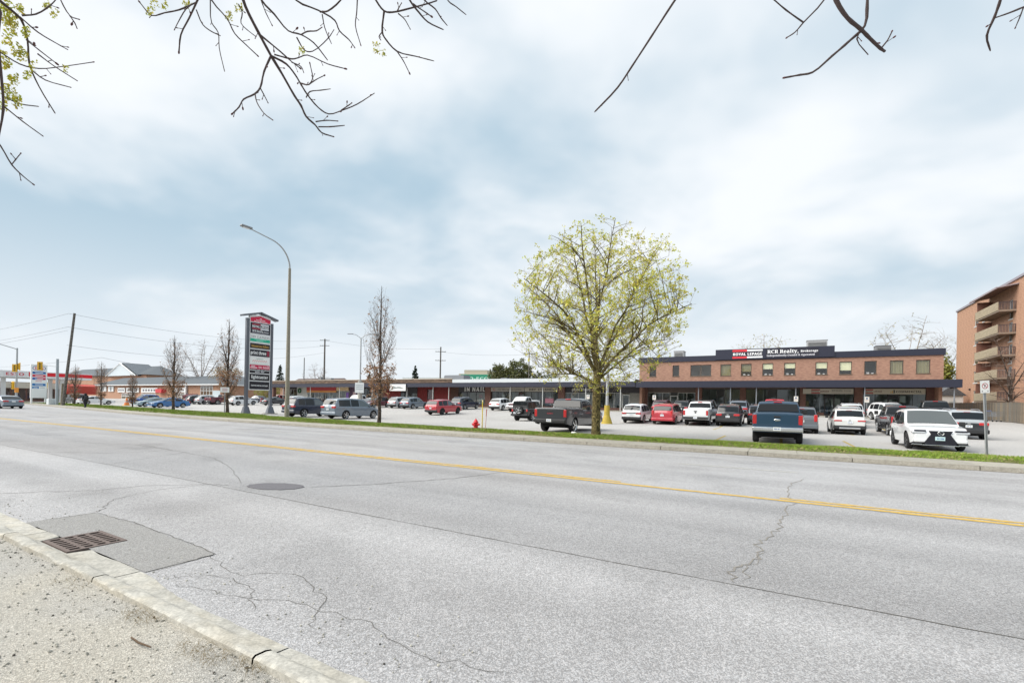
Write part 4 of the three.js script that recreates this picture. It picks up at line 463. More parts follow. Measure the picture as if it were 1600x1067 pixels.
  signPanel(b, 'shop_sign', -27.4, -23.2, 3.6, 4.35, D - .3, 80, (x, w, h) => { x.fillStyle = '#2a2730'; x.fillRect(0, 0, w, h); fit(x, 'print three', w * .42, h * .5, w * .70, h * .85, 'bold sans-serif', '#d8d8da'); x.fillStyle = '#74303c'; x.fillRect(w * .82, h * .18, w * .13, h * .64); });
  glazing(b, -28.3, -24, g, 3.5, D, 4, WFRAME); door(b, -23.95, -22.95, g, 3.3, D, WFRAME); glazing(b, -22.9, -19.6, g, 3.5, D, 3, WFRAME); door(b, -19.5, -18.5, g, 3.3, D, WFRAME); wall(-18.4, -16.95, M('grey_block', { color: [.40, .40, .39], map: concMap }), g, 3.5);
  mesh('ceiling', bx(-95.6, -16.95, 4.4, 4.45, 65.3, 69), SOFFIT, b); for (const [i, a, c] of [[1, -95.6, -92], [2, -88.4, -79.1], [3, -79, -75.4], [4, -72.6, -66.2], [5, -61.5, -57.5], [6, -48.2, -42.7], [7, -41.5, -29.3], [8, -28.3, -18.4]]) roomBehind(b, a, c, g, 4.4, D, i * 31);
  for (const x of [-93, -84, -75.2, -66.2, -57.6, -51.7, -48.3, -36.4, -30.8, -24, -19]) mesh('post', cyl(.06, .06, 4.5 - g, x, g, -62.4, 8), WFRAME, b);
  for (const [x, w, h, n] of [[-52.2, 4.3, 1.1, 'boxy grey'], [-40.5, 1.4, .5, 'flat dark']]) tag(mesh('rooftop_unit', [bx(x, x + w, 5.3, 5.3 + h, 66, 68), bx(x + .1, x + w - .1, 5.3 + h, 5.3 + h + .1, 66.1, 67.9)], M('strip_unit', { color: [.22, .23, .25], roughness: .6 })), `${n} ventilation unit on the roof of the shop strip`, 'roof unit');
  const rf = thing('low_building', 'low building with brown hipped roof behind the shop strip', 'building', -127, .9, 98); mesh('wall', uvm(bx(-15, 15, 0, 5.2, -4, 4), 1.2), BRICK, rf); mesh('roof', gridGeo(3, 2, (i, j) => [[-16, -11, 11, 16][i], j === 1 && i % 3 ? 7.6 : 5.2, [5, 0, -5][j]]), M('brown_roof', { color: [.25, .15, .13], map: shingleMap }), rf); mesh('roof_unit', [box(1.4, .9, 1, 4, 7.4, 3), box(3.6, .5, 1, 7.5, 7.2, 3)], M('unit_far', { color: [.3, .3, .31] }), rf); }

// ---------------------------------------------------------------- apartment block beside the offices
{ const b = thing('apartment_block', 'five storey orange brick apartment block with pale balconies', 'building'); const X0 = 23.4, D0 = 56, D1 = 97.2, top = 17.2, gy = .9;
  const lev = [3.29, 5.95, 8.6, 11.2, 13.85]; const holes = []; for (const y of lev) { holes.push([88.0, 89.6, y - .1, y + 1.5], [85.4, 86.4, y + .1, y + 1.4], [69.6, 71.4, y + .1, y + 1.6], [63.4, 65.2, y + .1, y + 1.6], [76.9, 78.0, y - 1.0, y + 1.3]); }
  const s = new THREE.Shape([[D0, gy], [D1, gy], [D1, top], [D0, top]].map(p => new THREE.Vector2(...p))); for (const [a, c, e, f] of holes) s.holes.push(new THREE.Path([[a, e], [a, f], [c, f], [c, e]].map(p => new THREE.Vector2(...p))));
  mesh('wall', uvm(new THREE.ExtrudeGeometry(s, { depth: .3, bevelEnabled: false }).rotateY(Math.PI / 2).translate(X0, 0, 0), 1.2), BRICK2, b);
  mesh('side_wall', uvm(merge([bx(X0 + .301, X0 + 16, gy, top, D0, D0 + .3), bx(X0 + .301, X0 + 16, gy, top, D1 - .3, D1), bx(X0 + 15.7, X0 + 16, gy, top, D0 + .3, D1 - .3)]), 1.2), BRICK2, b);
  mesh('roof_edge', [bx(X0 - .15, X0 + 16.1, top + .002, top + .28, D0 - .1, D1 + .1)], M('roof_trim', { color: [.30, .28, .32], roughness: .7 }), b); mesh('inside', bx(X0 + 1.2, X0 + 1.3, gy, top - .2, D0 + .4, D1 - .4), M('flat_wall', { color: [.60, .57, .52] }), b);
  const panel = M('balcony_panel', { color: [.62, .53, .40], roughness: .8, map: concMap }), rail = M('balcony_rail', { color: [.05, .04, .045], roughness: .6 }), slabM = M('balcony_slab', { color: [.45, .36, .30], map: concMap });
  for (const [a, c, e, f] of holes) { const w = mesh('window', merge([bx(X0 + .08, X0 + .16, e, f, a, a + .07), bx(X0 + .08, X0 + .16, e, f, c - .07, c), bx(X0 + .08, X0 + .16, f - .07, f, a + .07, c - .07), bx(X0 - .05, X0 + .16, e - .08, e + .05, a - .05, c + .05), bx(X0 + .085, X0 + .155, (e + f) / 2 - .03, (e + f) / 2 + .03, a + .07, c - .07)]), WFRAME, b); mesh('pane', bx(X0 + .11, X0 + .13, e + .05, f - .07, a + .07, c - .07), WING, w); }
  for (const y of lev) { const bal = mesh('balcony', bx(X0 - 1.5, X0 - .002, y - .24, y - .04, 75.9, 83.5), slabM, b); mesh('front_panel', bx(X0 - 1.56, X0 - 1.50, y - .06, y + .92, 76.0, 83.4), panel, bal); mesh('end_rail', [bx(X0 - 1.5, X0, y + .84, y + .9, 75.92, 75.97), ...Array.from({ length: 12 }, (_, k) => bx(X0 - 1.48 + k * .125, X0 - 1.42 + k * .125, y - .04, y + .84, 75.93, 75.96))].map(g => g), rail, bal); mesh('divider', bx(X0 - 1.4, X0 - .01, y + .0, y + 2.2, 83.2, 83.4), M('divider', { color: [.30, .15, .11], map: brickMap }), bal); }
  mesh('canopy', gridGeo(1, 1, (i, j) => [X0 - (i ? 0 : 1.9), 16.3 + i * .35, -(j ? 84.2 : 75.4)]), M('canopy_under', { color: [.26, .16, .14] }), b); mesh('canopy_edge', [bx(X0 - 1.95, X0 - 1.85, 16.2, 16.4, 75.3, 84.3), box(1.9, .12, .1, X0 - .95, 16.5, -75.35, 0, 0, .18)], M('canopy_trim', { color: [.32, .27, .29] }), b);
  tag(mesh('wall_lamp', [bx(X0 - .16, X0 - .001, 4.9, 5.15, 90.6, 90.85)], FRAME), 'small dark wall lamp on the apartment block', 'lamp'); }
// board fence in front of it, each board its own part
{ const f = rng(303), b = thing('board_fence', 'weathered grey brown wooden board fence along the lot edge', 'fence'); const tones = [[.36, .31, .26], [.44, .40, .34], [.30, .29, .27], [.48, .40, .31], [.36, .36, .35]].map((c, i) => M('fence_board_' + i, { color: c, map: woodMap, roughness: 1 })); const gB = uvm(box(.025, 1.8, .142), .9);
  for (let d = 46; d < 79; d += .15) { const m = mesh('board', gB, tones[Math.floor(f() * 5)], b); m.position.set(18 + (f() - .5) * .012, gh(d) + .94 + (f() - .5) * .05, -d); m.rotation.z = (f() - .5) * .01; m.rotation.x = (f() - .5) * .012; }
  for (let d = 46; d < 79; d += 2.4) mesh('post', box(.1, 1.75, .1, 18.08, gh(d) + .88, -d), tones[2], b); for (const h of [.4, 1.5]) mesh('rail', limb([V(18.04, gh(46) + h, -46), V(18.04, gh(58) + h, -58), V(18.04, gh(79) + h, -79)], .045, 4), tones[2], b); }
{ const c = thing('shopping_cart', 'abandoned wire shopping cart lying by the board fence', 'cart', 17.3, gh(60.5), 60.5, .5); const wire = M('cart_wire', { color: [.30, .36, .44], metalness: .6, roughness: .4 }); const g = []; for (let k = 0; k <= 8; k++) { const x = -.45 + k * .11; g.push(limb([V(x, .95, -.28), V(x, .5, -.24), V(x, .5, .24), V(x, .95, .28)], .008, 4)); } for (const y of [.5, .65, .8, .95]) for (const s of [-1, 1]) g.push(limb([V(-.45, y, s * (.24 + (y - .5) * .09)), V(.45, y, s * (.24 + (y - .5) * .09))], .008, 4)); mesh('basket', g, wire, c); mesh('handle', limb([V(-.55, 1.02, -.28), V(-.55, 1.02, .28)], .02, 6), M('cart_handle', { color: [.1, .2, .5] }), c); mesh('chassis', [limb([V(-.5, .95, -.25), V(-.4, .15, -.25), V(.45, .15, -.2)], .014, 5), limb([V(-.5, .95, .25), V(-.4, .15, .25), V(.45, .15, .2)], .014, 5)], wire, c); for (const [x, z] of [[-.4, -.25], [-.4, .25], [.42, -.2], [.42, .2]]) mesh('wheel', new THREE.CylinderGeometry(.065, .065, .03, 12).rotateX(Math.PI / 2).translate(x, .065, z), tyreM, c); }

// ---------------------------------------------------------------- brick shops on the left, with grey shingled roofs
{ const sh = M('grey_shingle', { color: [.30, .34, .38], map: shingleMap, roughness: 1 }), wt = M('white_trim', { color: [.74, .75, .75], roughness: .6 });
  const b = thing('brick_shops', 'row of brick shops with grey shingled roof and white signs', 'building'); const g = gh(60), X0 = -186, X1 = -112.5, D = 60, ye = 4.75;
  mesh('wall', uvm(merge([bx(X0, -137.5, g - .3, ye, D, D + .3), bx(-137.5, X1, g - .3, ye, D + .02, D + .3), bx(X1 - .3, X1, g - .3, ye, D + .3, 74), bx(X0, X0 + .3, g - .3, ye, D + .3, 74), bx(X0, X1, g - .3, ye, 74, 74.3)]), 1.2), BRICK2, b);
  mesh('roof', gridGeo(3, 2, (i, j) => [[X0 - .8, X0 + 4, X1 - 5, X1 + .8][i], j === 1 && i % 3 ? 7.4 : ye + .1, [-(D - .9), -67, -75][j]]), sh, b); mesh('eave', [bx(X0 - .8, X1 + .8, ye - .12, ye + .12, D - .95, D - .8), bx(X1 + .7, X1 + .85, ye - .12, ye + .12, D - .8, 75)], wt, b);
  const win = (x0, x1, y0, y1, nx, ny) => { const w = mesh('window', [...Array.from({ length: nx + 1 }, (_, k) => bx(lerp(x0, x1, k / nx) - .06, lerp(x0, x1, k / nx) + .06, y0, y1, D - .07, D + .02)), ...Array.from({ length: ny + 1 }, (_, k) => bx(x0, x1, lerp(y0, y1, k / ny) - .06, lerp(y0, y1, k / ny) + .06, D - .075, D + .01))], wt, b); for (let i = 0; i < nx; i++) for (let j = 0; j < ny; j++) mesh('pane', bx(lerp(x0, x1, i / nx) + .06, lerp(x0, x1, (i + 1) / nx) - .06, lerp(y0, y1, j / ny) + .06, lerp(y0, y1, (j + 1) / ny) - .06, D - .04, D - .02), SHOPG, w); };
  win(-121.5, -116.2, 1.2, 4.4, 4, 3); win(-133.5, -127.5, 1.0, 2.6, 4, 2); win(-152, -144, 1.0, 2.4, 4, 2); win(-164, -156, .9, 2.4, 3, 2); mesh('wall_panel', bx(-116, -113, 1.0, 3.4, D - .06, D - .01), M('pale_blue_panel', { color: [.55, .62, .66] }), b);
  const wSign = (x0, x1, y0, y1) => { const p = mesh('shop_sign', bx(x0, x1, y0, y1, D - .3, D - .1), wt, b); mesh('lettering', Array.from({ length: 5 }, (_, k) => bx(lerp(x0, x1, .1 + k * .17), lerp(x0, x1, .2 + k * .17), lerp(y0, y1, .3), lerp(y0, y1, .7), D - .32, D - .302)), M('sign_marks', { color: [.16, .15, .17] }), p); };
  for (const [x0, x1] of [[-166, -161.5], [-160.5, -153], [-151.5, -142.5]]) wSign(x0, x1, 2.7, 4.0); wSign(-133.5, -128.2, 2.9, 4.0); for (const [x0, x1] of [[-178, -174], [-172.5, -169]]) { const p = mesh('shop_sign', bx(x0, x1, 2.9, 4.4, D - .25, D - .05), wt, b); mesh('roundel', new THREE.CylinderGeometry(.6, .6, .05, 20).rotateX(Math.PI / 2).translate((x0 + x1) / 2, 3.65, -D + .27), M('grey_roundel', { color: [.25, .26, .27] }), p); }
  mesh('awning', [box(3.2, 1.0, 1.2, -140, 3.2, -D + .5)], M('red_awning', { color: [.55, .05, .06] }), b); mesh('column', bx(-128, -127.6, g, 4.6, D - .5, D - .1), wt, b); mesh('awning', [box(5, .8, 1.2, -125, 1.9, -D + .6, .4)], M('maroon_awning', { color: [.10, .02, .03] }), b);
  const c = thing('gabled_hall', 'large grey roofed hall with white gable behind the brick shops', 'building', 0, 0, 0); const E = 9.2, RX = -278, RX1 = -189, DD = 76; mesh('wall', uvm(bx(RX, RX1, .9, E, DD, DD + 16), 1.2), BRICK2, c); mesh('roof', gridGeo(3, 2, (i, j) => [[RX - 1, RX + 9, RX1 - 9, RX1 + 1][i], j === 1 && i % 3 ? 13 : E, [-(DD - 1), -(DD + 8), -(DD + 17)][j]]), sh, c);
  const gb = mesh('gable', extr([[-11, 0], [11, 0], [0, 4.0]], .4).translate(-205, E - .3, -DD + 1.2), M('gable_siding', { color: [.58, .64, .68], roughness: .8 }), c); mesh('gable_trim', [limb([V(-217, E - .4, -DD + 1.7), V(-205, E + 4.1, -DD + 1.7)], .25, 4), limb([V(-193, E - .4, -DD + 1.7), V(-205, E + 4.1, -DD + 1.7)], .25, 4)], wt, gb); mesh('dormer_roof', extr([[-12, -.2], [0, 4.4], [12, -.2], [12, -.5], [0, 4.05], [-12, -.5]], 8).translate(-205, E, -DD - 7), sh, c); }

// ---------------------------------------------------------------- filling station across the side street
{ const b = thing('station_canopy', 'filling station canopy with red and white band', 'canopy'); const XF = -127, w = M('station_white', { color: [.80, .80, .80], roughness: .5 }), r = M('station_red', { color: [.72, .008, .02], roughness: .45 });
  mesh('roof_slab', bx(XF - 10, XF, 4.85, 6.1, 20, 41.2), w, b); mesh('red_band', bx(XF + .002, XF + .05, 5.25, 5.95, 33.2, 41.25), r, b); mesh('red_band', bx(XF - 9, XF - .002, 5.25, 5.95, 41.2, 41.25), r, b); mesh('red_band', bx(XF + .002, XF + .05, 5.15, 5.95, 31.6, 32.3), r, b); mesh('red_band', bx(XF + .002, XF + .05, 5.15, 5.95, 24, 27.6), M('station_orange', { color: [.66, .10, .03], roughness: .45 }), b);
  mesh('lettering', new THREE.PlaneGeometry(3.0, .95).rotateY(Math.PI / 2).translate(XF + .03, 5.5, -29.7), print(3, .95, 60, (x, W, H) => { x.fillStyle = '#e6e3e4'; x.fillRect(0, 0, W, H); fit(x, 'ESSO', W / 2, H * .54, W * .86, H * .8, 'bold sans-serif', '#c8323c'); }), b);
  for (const [x, d] of [[-129, 28.6], [-129, 37], [-135.5, 28.6], [-135.5, 37]]) mesh('column', bx(x - .3, x + .3, .1, 4.85, d - .3, d + .3), w, b);
  const s = thing('station_shop', 'small filling station shop with red awning and yellow sign', 'building'); mesh('wall', uvm(bx(-152, -141, 0, 4.2, 27, 45), 1.2), BROWN, s); mesh('fascia', bx(-141, -140.8, 2.9, 4.1, 26.8, 45.2), M('beige_fascia', { color: [.60, .57, .50] }), s); mesh('awning', box(1.8, 1.9, 5.2, -140, 3.0, -43.5, 0, 0, -.25), M('station_awning', { color: [.50, .07, .05] }), s); for (let k = 0; k < 6; k++) mesh('window_pane', bx(-140.99, -140.9, .5, 2.8, 28 + k * 2.3, 30 + k * 2.3), SHOPG, s); mesh('sign_box', bx(-140.7, -140.5, 3.1, 4.3, 35.5, 38.2), M('station_yellow', { color: [.80, .55, .04] }), s);
  for (const [x, d, c] of [[-130.5, 26.4, 'blue'], [-130.5, 39, 'white']]) { const p = thing('fuel_pump', `${c} fuel pump standing under the filling station canopy`, 'fuel pump', x, .1, d); mesh('cabinet', rbox(.7, 1.7, 1.1, .06, 0, .85, 0), M('pump_' + c, { color: c === 'blue' ? [.04, .06, .25] : [.6, .6, .6] }), p); mesh('screen', box(.02, .3, .5, .36, 1.35, 0), FRAME, p); mesh('hose', limb([V(.3, 1.4, .5), V(.5, .8, .7), V(.35, .4, .6), V(.36, 1, .5)], .03, 6), tyreM, p); }
  const q = thing('price_sign', 'tall white filling station sign with oval emblem and blue and red rows', 'sign', -108.5, .1, 28.2); mesh('board', box(.3, 5.6, 2.0, 0, 3.75, 0), w, q); mesh('leg', box(.22, 1.0, .2, 0, .45, -.85), w, q); mesh('leg', box(.22, 1.0, .2, 0, .45, .85), w, q);
  mesh('lettering', new THREE.PlaneGeometry(1.96, 5.56).rotateY(Math.PI / 2).translate(.155, 3.75, 0), print(1.96, 5.56, 90, (x, W, H) => { x.fillStyle = '#eef0f0'; x.fillRect(0, 0, W, H); x.lineWidth = W * .035; x.strokeStyle = '#3d4f86'; x.fillStyle = '#f4eeee'; x.beginPath(); x.ellipse(W / 2, H * .105, W * .40, H * .075, 0, 0, 7); x.fill(); x.stroke(); fit(x, 'Esso', W / 2, H * .108, W * .56, H * .10, 'bold sans-serif', '#cc2a3a'); const rows = [[.21, .28, '#2b6aa8'], [.30, .37, '#cf2f4c'], [.39, .455, '#c62a55'], [.565, .64, '#2a76b8'], [.66, .72, '#2a76b8']]; rows.forEach(([a, c, col], i) => { x.fillStyle = col; x.fillRect(W * .08, H * a, W * (i === 4 ? .42 : .84), H * (c - a)); if (i === 2) { x.fillStyle = '#2b59a8'; x.fillRect(W * .08, H * a, W * .3, H * (c - a)); } x.fillStyle = '#f2f3f5'; x.fillRect(W * (i === 4 ? .16 : .25), H * (a + .025), W * (i === 4 ? .26 : .5), H * .018); }); x.fillStyle = '#d98f93'; x.fillRect(W * .28, H * .49, W * .4, H * .02); x.fillStyle = '#b4bcc4'; x.fillRect(W * .58, H * .68, W * .3, H * .02); }), q); }
// ---------------------------------------------------------------- parked and driving vehicles
const near = 'vehicles parked along the verge', midRow = 'vehicles parked in the middle of the lot', shopRow = 'vehicles parked in front of the shops', leftRow = 'vehicles parked by the brick shops';
// white luxury crossover nose-on to the street: hourglass grille, slim lamps, side vents
vehicle('suv', 'white', 5.5, 26.9, 'to', 'crossover', 'white crossover with big black hourglass grille facing the street', 'car', { group: near, ownGrille: true, slimHead: true, noTrim: true, noRails: true, noPlate: true, rim: alloyDark, extra: (root, add, S, pm) => { const L = S.L;
  add('grille', extr([[-.36, .80], [.36, .80], [.30, .70], [.29, .66], [.49, .34], [.43, .25], [-.43, .25], [-.49, .34], [-.29, .66], [-.30, .70]], .05, .01).rotateY(Math.PI / 2).translate(L - .018, 0, 0), M('grille_mesh', { color: [.012, .012, .02], roughness: .45 }));
  for (const sd of [1, -1]) { add('side_vent', extr([[.56, .56], [.76, .60], [.79, .40], [.84, .26], [.56, .27], [.63, .42]].map(p => [p[0] * sd, p[1]]), .05, .008).rotateY(Math.PI / 2).translate(L - .075, 0, 0), blackP); add('lower_lip', rbox(.1, .03, .34, .01, L - .03, .25, sd * .72), chromeM); }
  add('lower_lip', rbox(.12, .03, 1.1, .01, L + .02, .235, 0), chromeM);
  add('emblem', merge([new THREE.TorusGeometry(.075, .011, 8, 24).scale(1.25, 1, 1).rotateY(Math.PI / 2).translate(L + .05, .71, 0), box(.012, .1, .014, L + .05, .715, .02, .6), box(.012, .014, .07, L + .05, .69, -.02)]), chromeM);
  const p = add('number_plate', rbox(.02, .15, .30, .006, L + .055, .50, .02), M('plate_pale', { color: [.55, .72, .74], roughness: .5 })); stuff(mesh('figures', [-.1, -.06, -.02, .04, .08].map(z => box(.004, .05, .026, L + .068, .50, z + .02)), plateText, p)); for (const sd of [1, -1]) add('headlight_bezel', rbox(.2, .07, .36, .025, L - .075, .80, sd * .62), M('bezel', { color: [.03, .03, .04], roughness: .3 })); } });
vehicle('pickup', 'teal', -.15, 26.55, 'away', 'pickup_truck', 'dark blue pickup truck with chrome bumper and oval badge parked tail to the verge', 'pickup truck', { group: near, chrome: true, oval: true });
vehicle('pickup', 'charcoal', -11.05, 26.3, 'away', 'pickup_truck', 'dark charcoal pickup truck with red lettering behind the leafing maple', 'pickup truck', { group: near, lettering: 'GMC', rim: chromeM });
vehicle('minivan', 'slate', -32.4, 28.3, 'away', 'minivan', 'slate grey minivan parked by the verge with red tail lights', 'minivan', { group: near, oval: true });
vehicle('wagon', 'navy', -37.7, 28.2, 'away', 'sport_utility', 'dark navy sport utility parked beside the grey minivan by the verge', 'car', { group: near, noTrim: true, noRails: true });
vehicle('sedan', 'sky', -76.6, 33.6, 'to', 'sedan', 'bright blue sedan parked behind the bare verge trees', 'car', { group: leftRow });
vehicle('sedan', 'mist', -83.2, 34.5, 'to', 'sedan', 'pale grey green sedan parked beyond the bright blue sedan', 'car', { group: leftRow, far: 1 });
// middle rows
vehicle('suv', 'pearl', 3.8, 38.9, 'away', 'sport_utility', 'silver white sport utility with black lower bumper and grey skid plate', 'car', { group: midRow, skid: true, slimTail: true });
vehicle('pickup', 'black', 6.95, 40.2, 'away', 'pickup_truck', 'black pickup truck parked behind the white crossover with hourglass grille', 'pickup truck', { group: midRow });
vehicle('wagon', 'charcoal', 9.55, 39.6, 'away', 'sport_utility', 'charcoal sport utility with silver roof beside the black pickup', 'car', { group: midRow, roof: 'silver' });
vehicle('minivan', 'grey', 1.15, 38.2, 'away', 'minivan', 'dark grey minivan parked beside the silver white sport utility', 'minivan', { group: midRow });
vehicle('wagon', 'black', -3.75, 43.9, 'away', 'sport_utility', 'black sport utility with wide red tail lights beside the white pickup', 'car', { group: midRow, noRails: true });
vehicle('pickup', 'white', -6.1, 43.7, 'away', 'pickup_truck', 'white pickup truck parked tail out between red minivan and black sport utility', 'pickup truck', { group: midRow, emblem: M('dark_badge', { color: [.04, .04, .04] }), rim: alloyM });
vehicle('minivan', 'red', -8.75, 43.2, 'away', 'minivan', 'red minivan parked next to the white pickup truck', 'minivan', { group: midRow });
vehicle('suv', 'white', -11.4, 43.0, 'away', 'crossover', 'white crossover with black rear trim next to the red minivan', 'car', { group: midRow, noRails: true, extra: (r, add, S) => add('light_bar', rbox(.05, .07, 1.5, .02, -.01, .93, 0), blackP) });
vehicle('jeep', 'black', -20.7, 39.4, 'away', 'off_roader', 'black boxy off roader with spare wheel on its tail', 'car', { group: midRow, hardtop: true });
vehicle('wagon', 'red', -34.7, 44.0, 'away', 'sport_utility', 'red sport utility standing alone in the open lot', 'car', { group: midRow, rim: alloyDark, noRails: true });
vehicle('suv', 'navy', -1.6, 46.2, 'away', 'sport_utility', 'dark car tucked in ahead of the black sport utility', 'car', { group: midRow, far: 1 });
// front of the shops
const S1 = { group: shopRow, far: 1 };
vehicle('suv', 'silver', 4.6, 46.6, 'away', 'sport_utility', 'silver sport utility with roof rails ahead of the silver white one', 'car', S1);
vehicle('suv', 'white', 5.5, 53.3, 'away', 'sport_utility', 'white sport utility under the realty sign at the shop front', 'car', S1);
vehicle('suv', 'white', 8.9, 56.0, 'to', 'crossover', 'white crossover facing out from the shop front near the corner', 'car', { ...S1, turn: .35 });
vehicle('pickup', 'black', 12.1, 56.4, 'away', 'pickup_truck', 'black pickup truck at the shop front under the commercial sign', 'pickup truck', S1);
vehicle('pickup', 'red', -.6, 55.3, 'away', 'pickup_truck', 'red pickup truck at the shop front behind the dark blue pickup', 'pickup truck', S1);
vehicle('wagon', 'slate', -3.9, 56.2, 'away', 'sport_utility', 'slate blue sport utility at the shop front beside a thin post', 'car', S1);
vehicle('wagon', 'charcoal', -7.1, 55.8, 'away', 'sport_utility', 'charcoal sport utility at the shop front behind the black sport utility', 'car', S1);
vehicle('suv', 'maroon', -12.0, 56.4, 'away', 'sport_utility', 'dark maroon car at the shop front behind the red minivan', 'car', S1);
vehicle('suv', 'black', -9.6, 56.0, 'away', 'sport_utility', 'black car with dark windows at the shop front between maroon and charcoal cars', 'car', S1);
vehicle('suv', 'white', -33.7, 55.8, 'away', 'crossover', 'white crossover at the shop front below the dry cleaners', 'car', { ...S1, noRails: true });
vehicle('pickup', 'white', -29.7, 54.6, 'to', 'pickup_truck', 'white pickup truck facing the street behind the black off roader', 'pickup truck', { ...S1, chrome: true });
vehicle('wagon', 'navy', -39.8, 55.4, 'away', 'sport_utility', 'navy sport utility in front of the nail salon', 'car', { ...S1, noTrim: true });
vehicle('suv', 'slate', -47.7, 53.4, 'away', 'sport_utility', 'slate blue sport utility before the red panelled shop front', 'car', S1);
vehicle('suv', 'silver', -51.2, 54.4, 'away', 'sport_utility', 'silver sport utility half hidden by the tall bare verge tree', 'car', S1);
vehicle('suv', 'maroon', -55.4, 53.2, 'to', 'sport_utility', 'maroon car behind the tall bare verge tree', 'car', S1);
vehicle('pickup', 'white', -60.5, 54.4, 'to', 'pickup_truck', 'white pickup truck facing the street beside the maroon car', 'pickup truck', S1);
vehicle('suv', 'white', -72.4, 51.8, 'away', 'sport_utility', 'white sport utility parked beyond the grey minivan', 'car', S1);
vehicle('sedan', 'charcoal', -78.6, 51.4, 'away', 'sedan', 'charcoal sedan parked beyond the navy sport utility', 'car', S1);
// by the brick shops
const S2 = { group: leftRow, far: 1 };
vehicle('suv', 'charcoal', -97.5, 48, 'away', 'sport_utility', 'charcoal sport utility by the brick shops beside a silver one', 'car', S2);
vehicle('suv', 'silver', -94.0, 48, 'away', 'sport_utility', 'silver sport utility by the brick shops beside the maroon pickup', 'car', S2);
vehicle('pickup', 'maroon', -91.2, 49.2, 'away', 'pickup_truck', 'maroon pickup truck by the brick shops', 'pickup truck', S2);
vehicle('suv', 'white', -84.0, 48.6, 'away', 'sport_utility', 'white sport utility behind the small bushy verge tree', 'car', S2);
vehicle('sedan', 'navy', -95.0, 58.0, 'left', 'sedan', 'navy sedan seen between the legs of the pylon sign', 'car', S2);
vehicle('suv', 'red', -97.5, 64, 'left', 'hatchback', 'small red car far behind the pylon sign', 'car', S2);
vehicle('suv', 'blue', -94.5, 66, 'left', 'hatchback', 'small blue car far behind the pylon sign', 'car', S2);
vehicle('wagon', 'blue', -106.5, 42.5, 'to', 'sport_utility', 'royal blue sport utility near the orange traffic cone', 'car', S2);
vehicle('wagon', 'charcoal', -112.5, 34.2, 'left', 'sport_utility', 'dark charcoal sport utility beyond the leaning utility pole', 'car', S2);
vehicle('sedan', 'white', -103.5, 34.2, 'away', 'sedan', 'white sedan beyond the walking person', 'car', S2);
vehicle('sedan', 'slate', -76.2, 17.2, 'left', 'sedan', 'slate grey sedan driving away on the far lane of the street', 'car', { y: 0, far: 1 });
vehicle('suv', 'pearl', -80.8, 15.6, 'left', 'sport_utility', 'pearl white sport utility driving away beside the grey sedan', 'car', { y: 0, far: 1 });
// ---------------------------------------------------------------- street furniture
const steel = M('galvanised', { color: [.42, .43, .44], metalness: .5, roughness: .5 }), concreteP = M('spun_concrete', { color: [.50, .465, .40], map: concMap, roughness: .9 }), greyPost = M('grey_paint', { color: [.115, .125, .15], roughness: .5 });
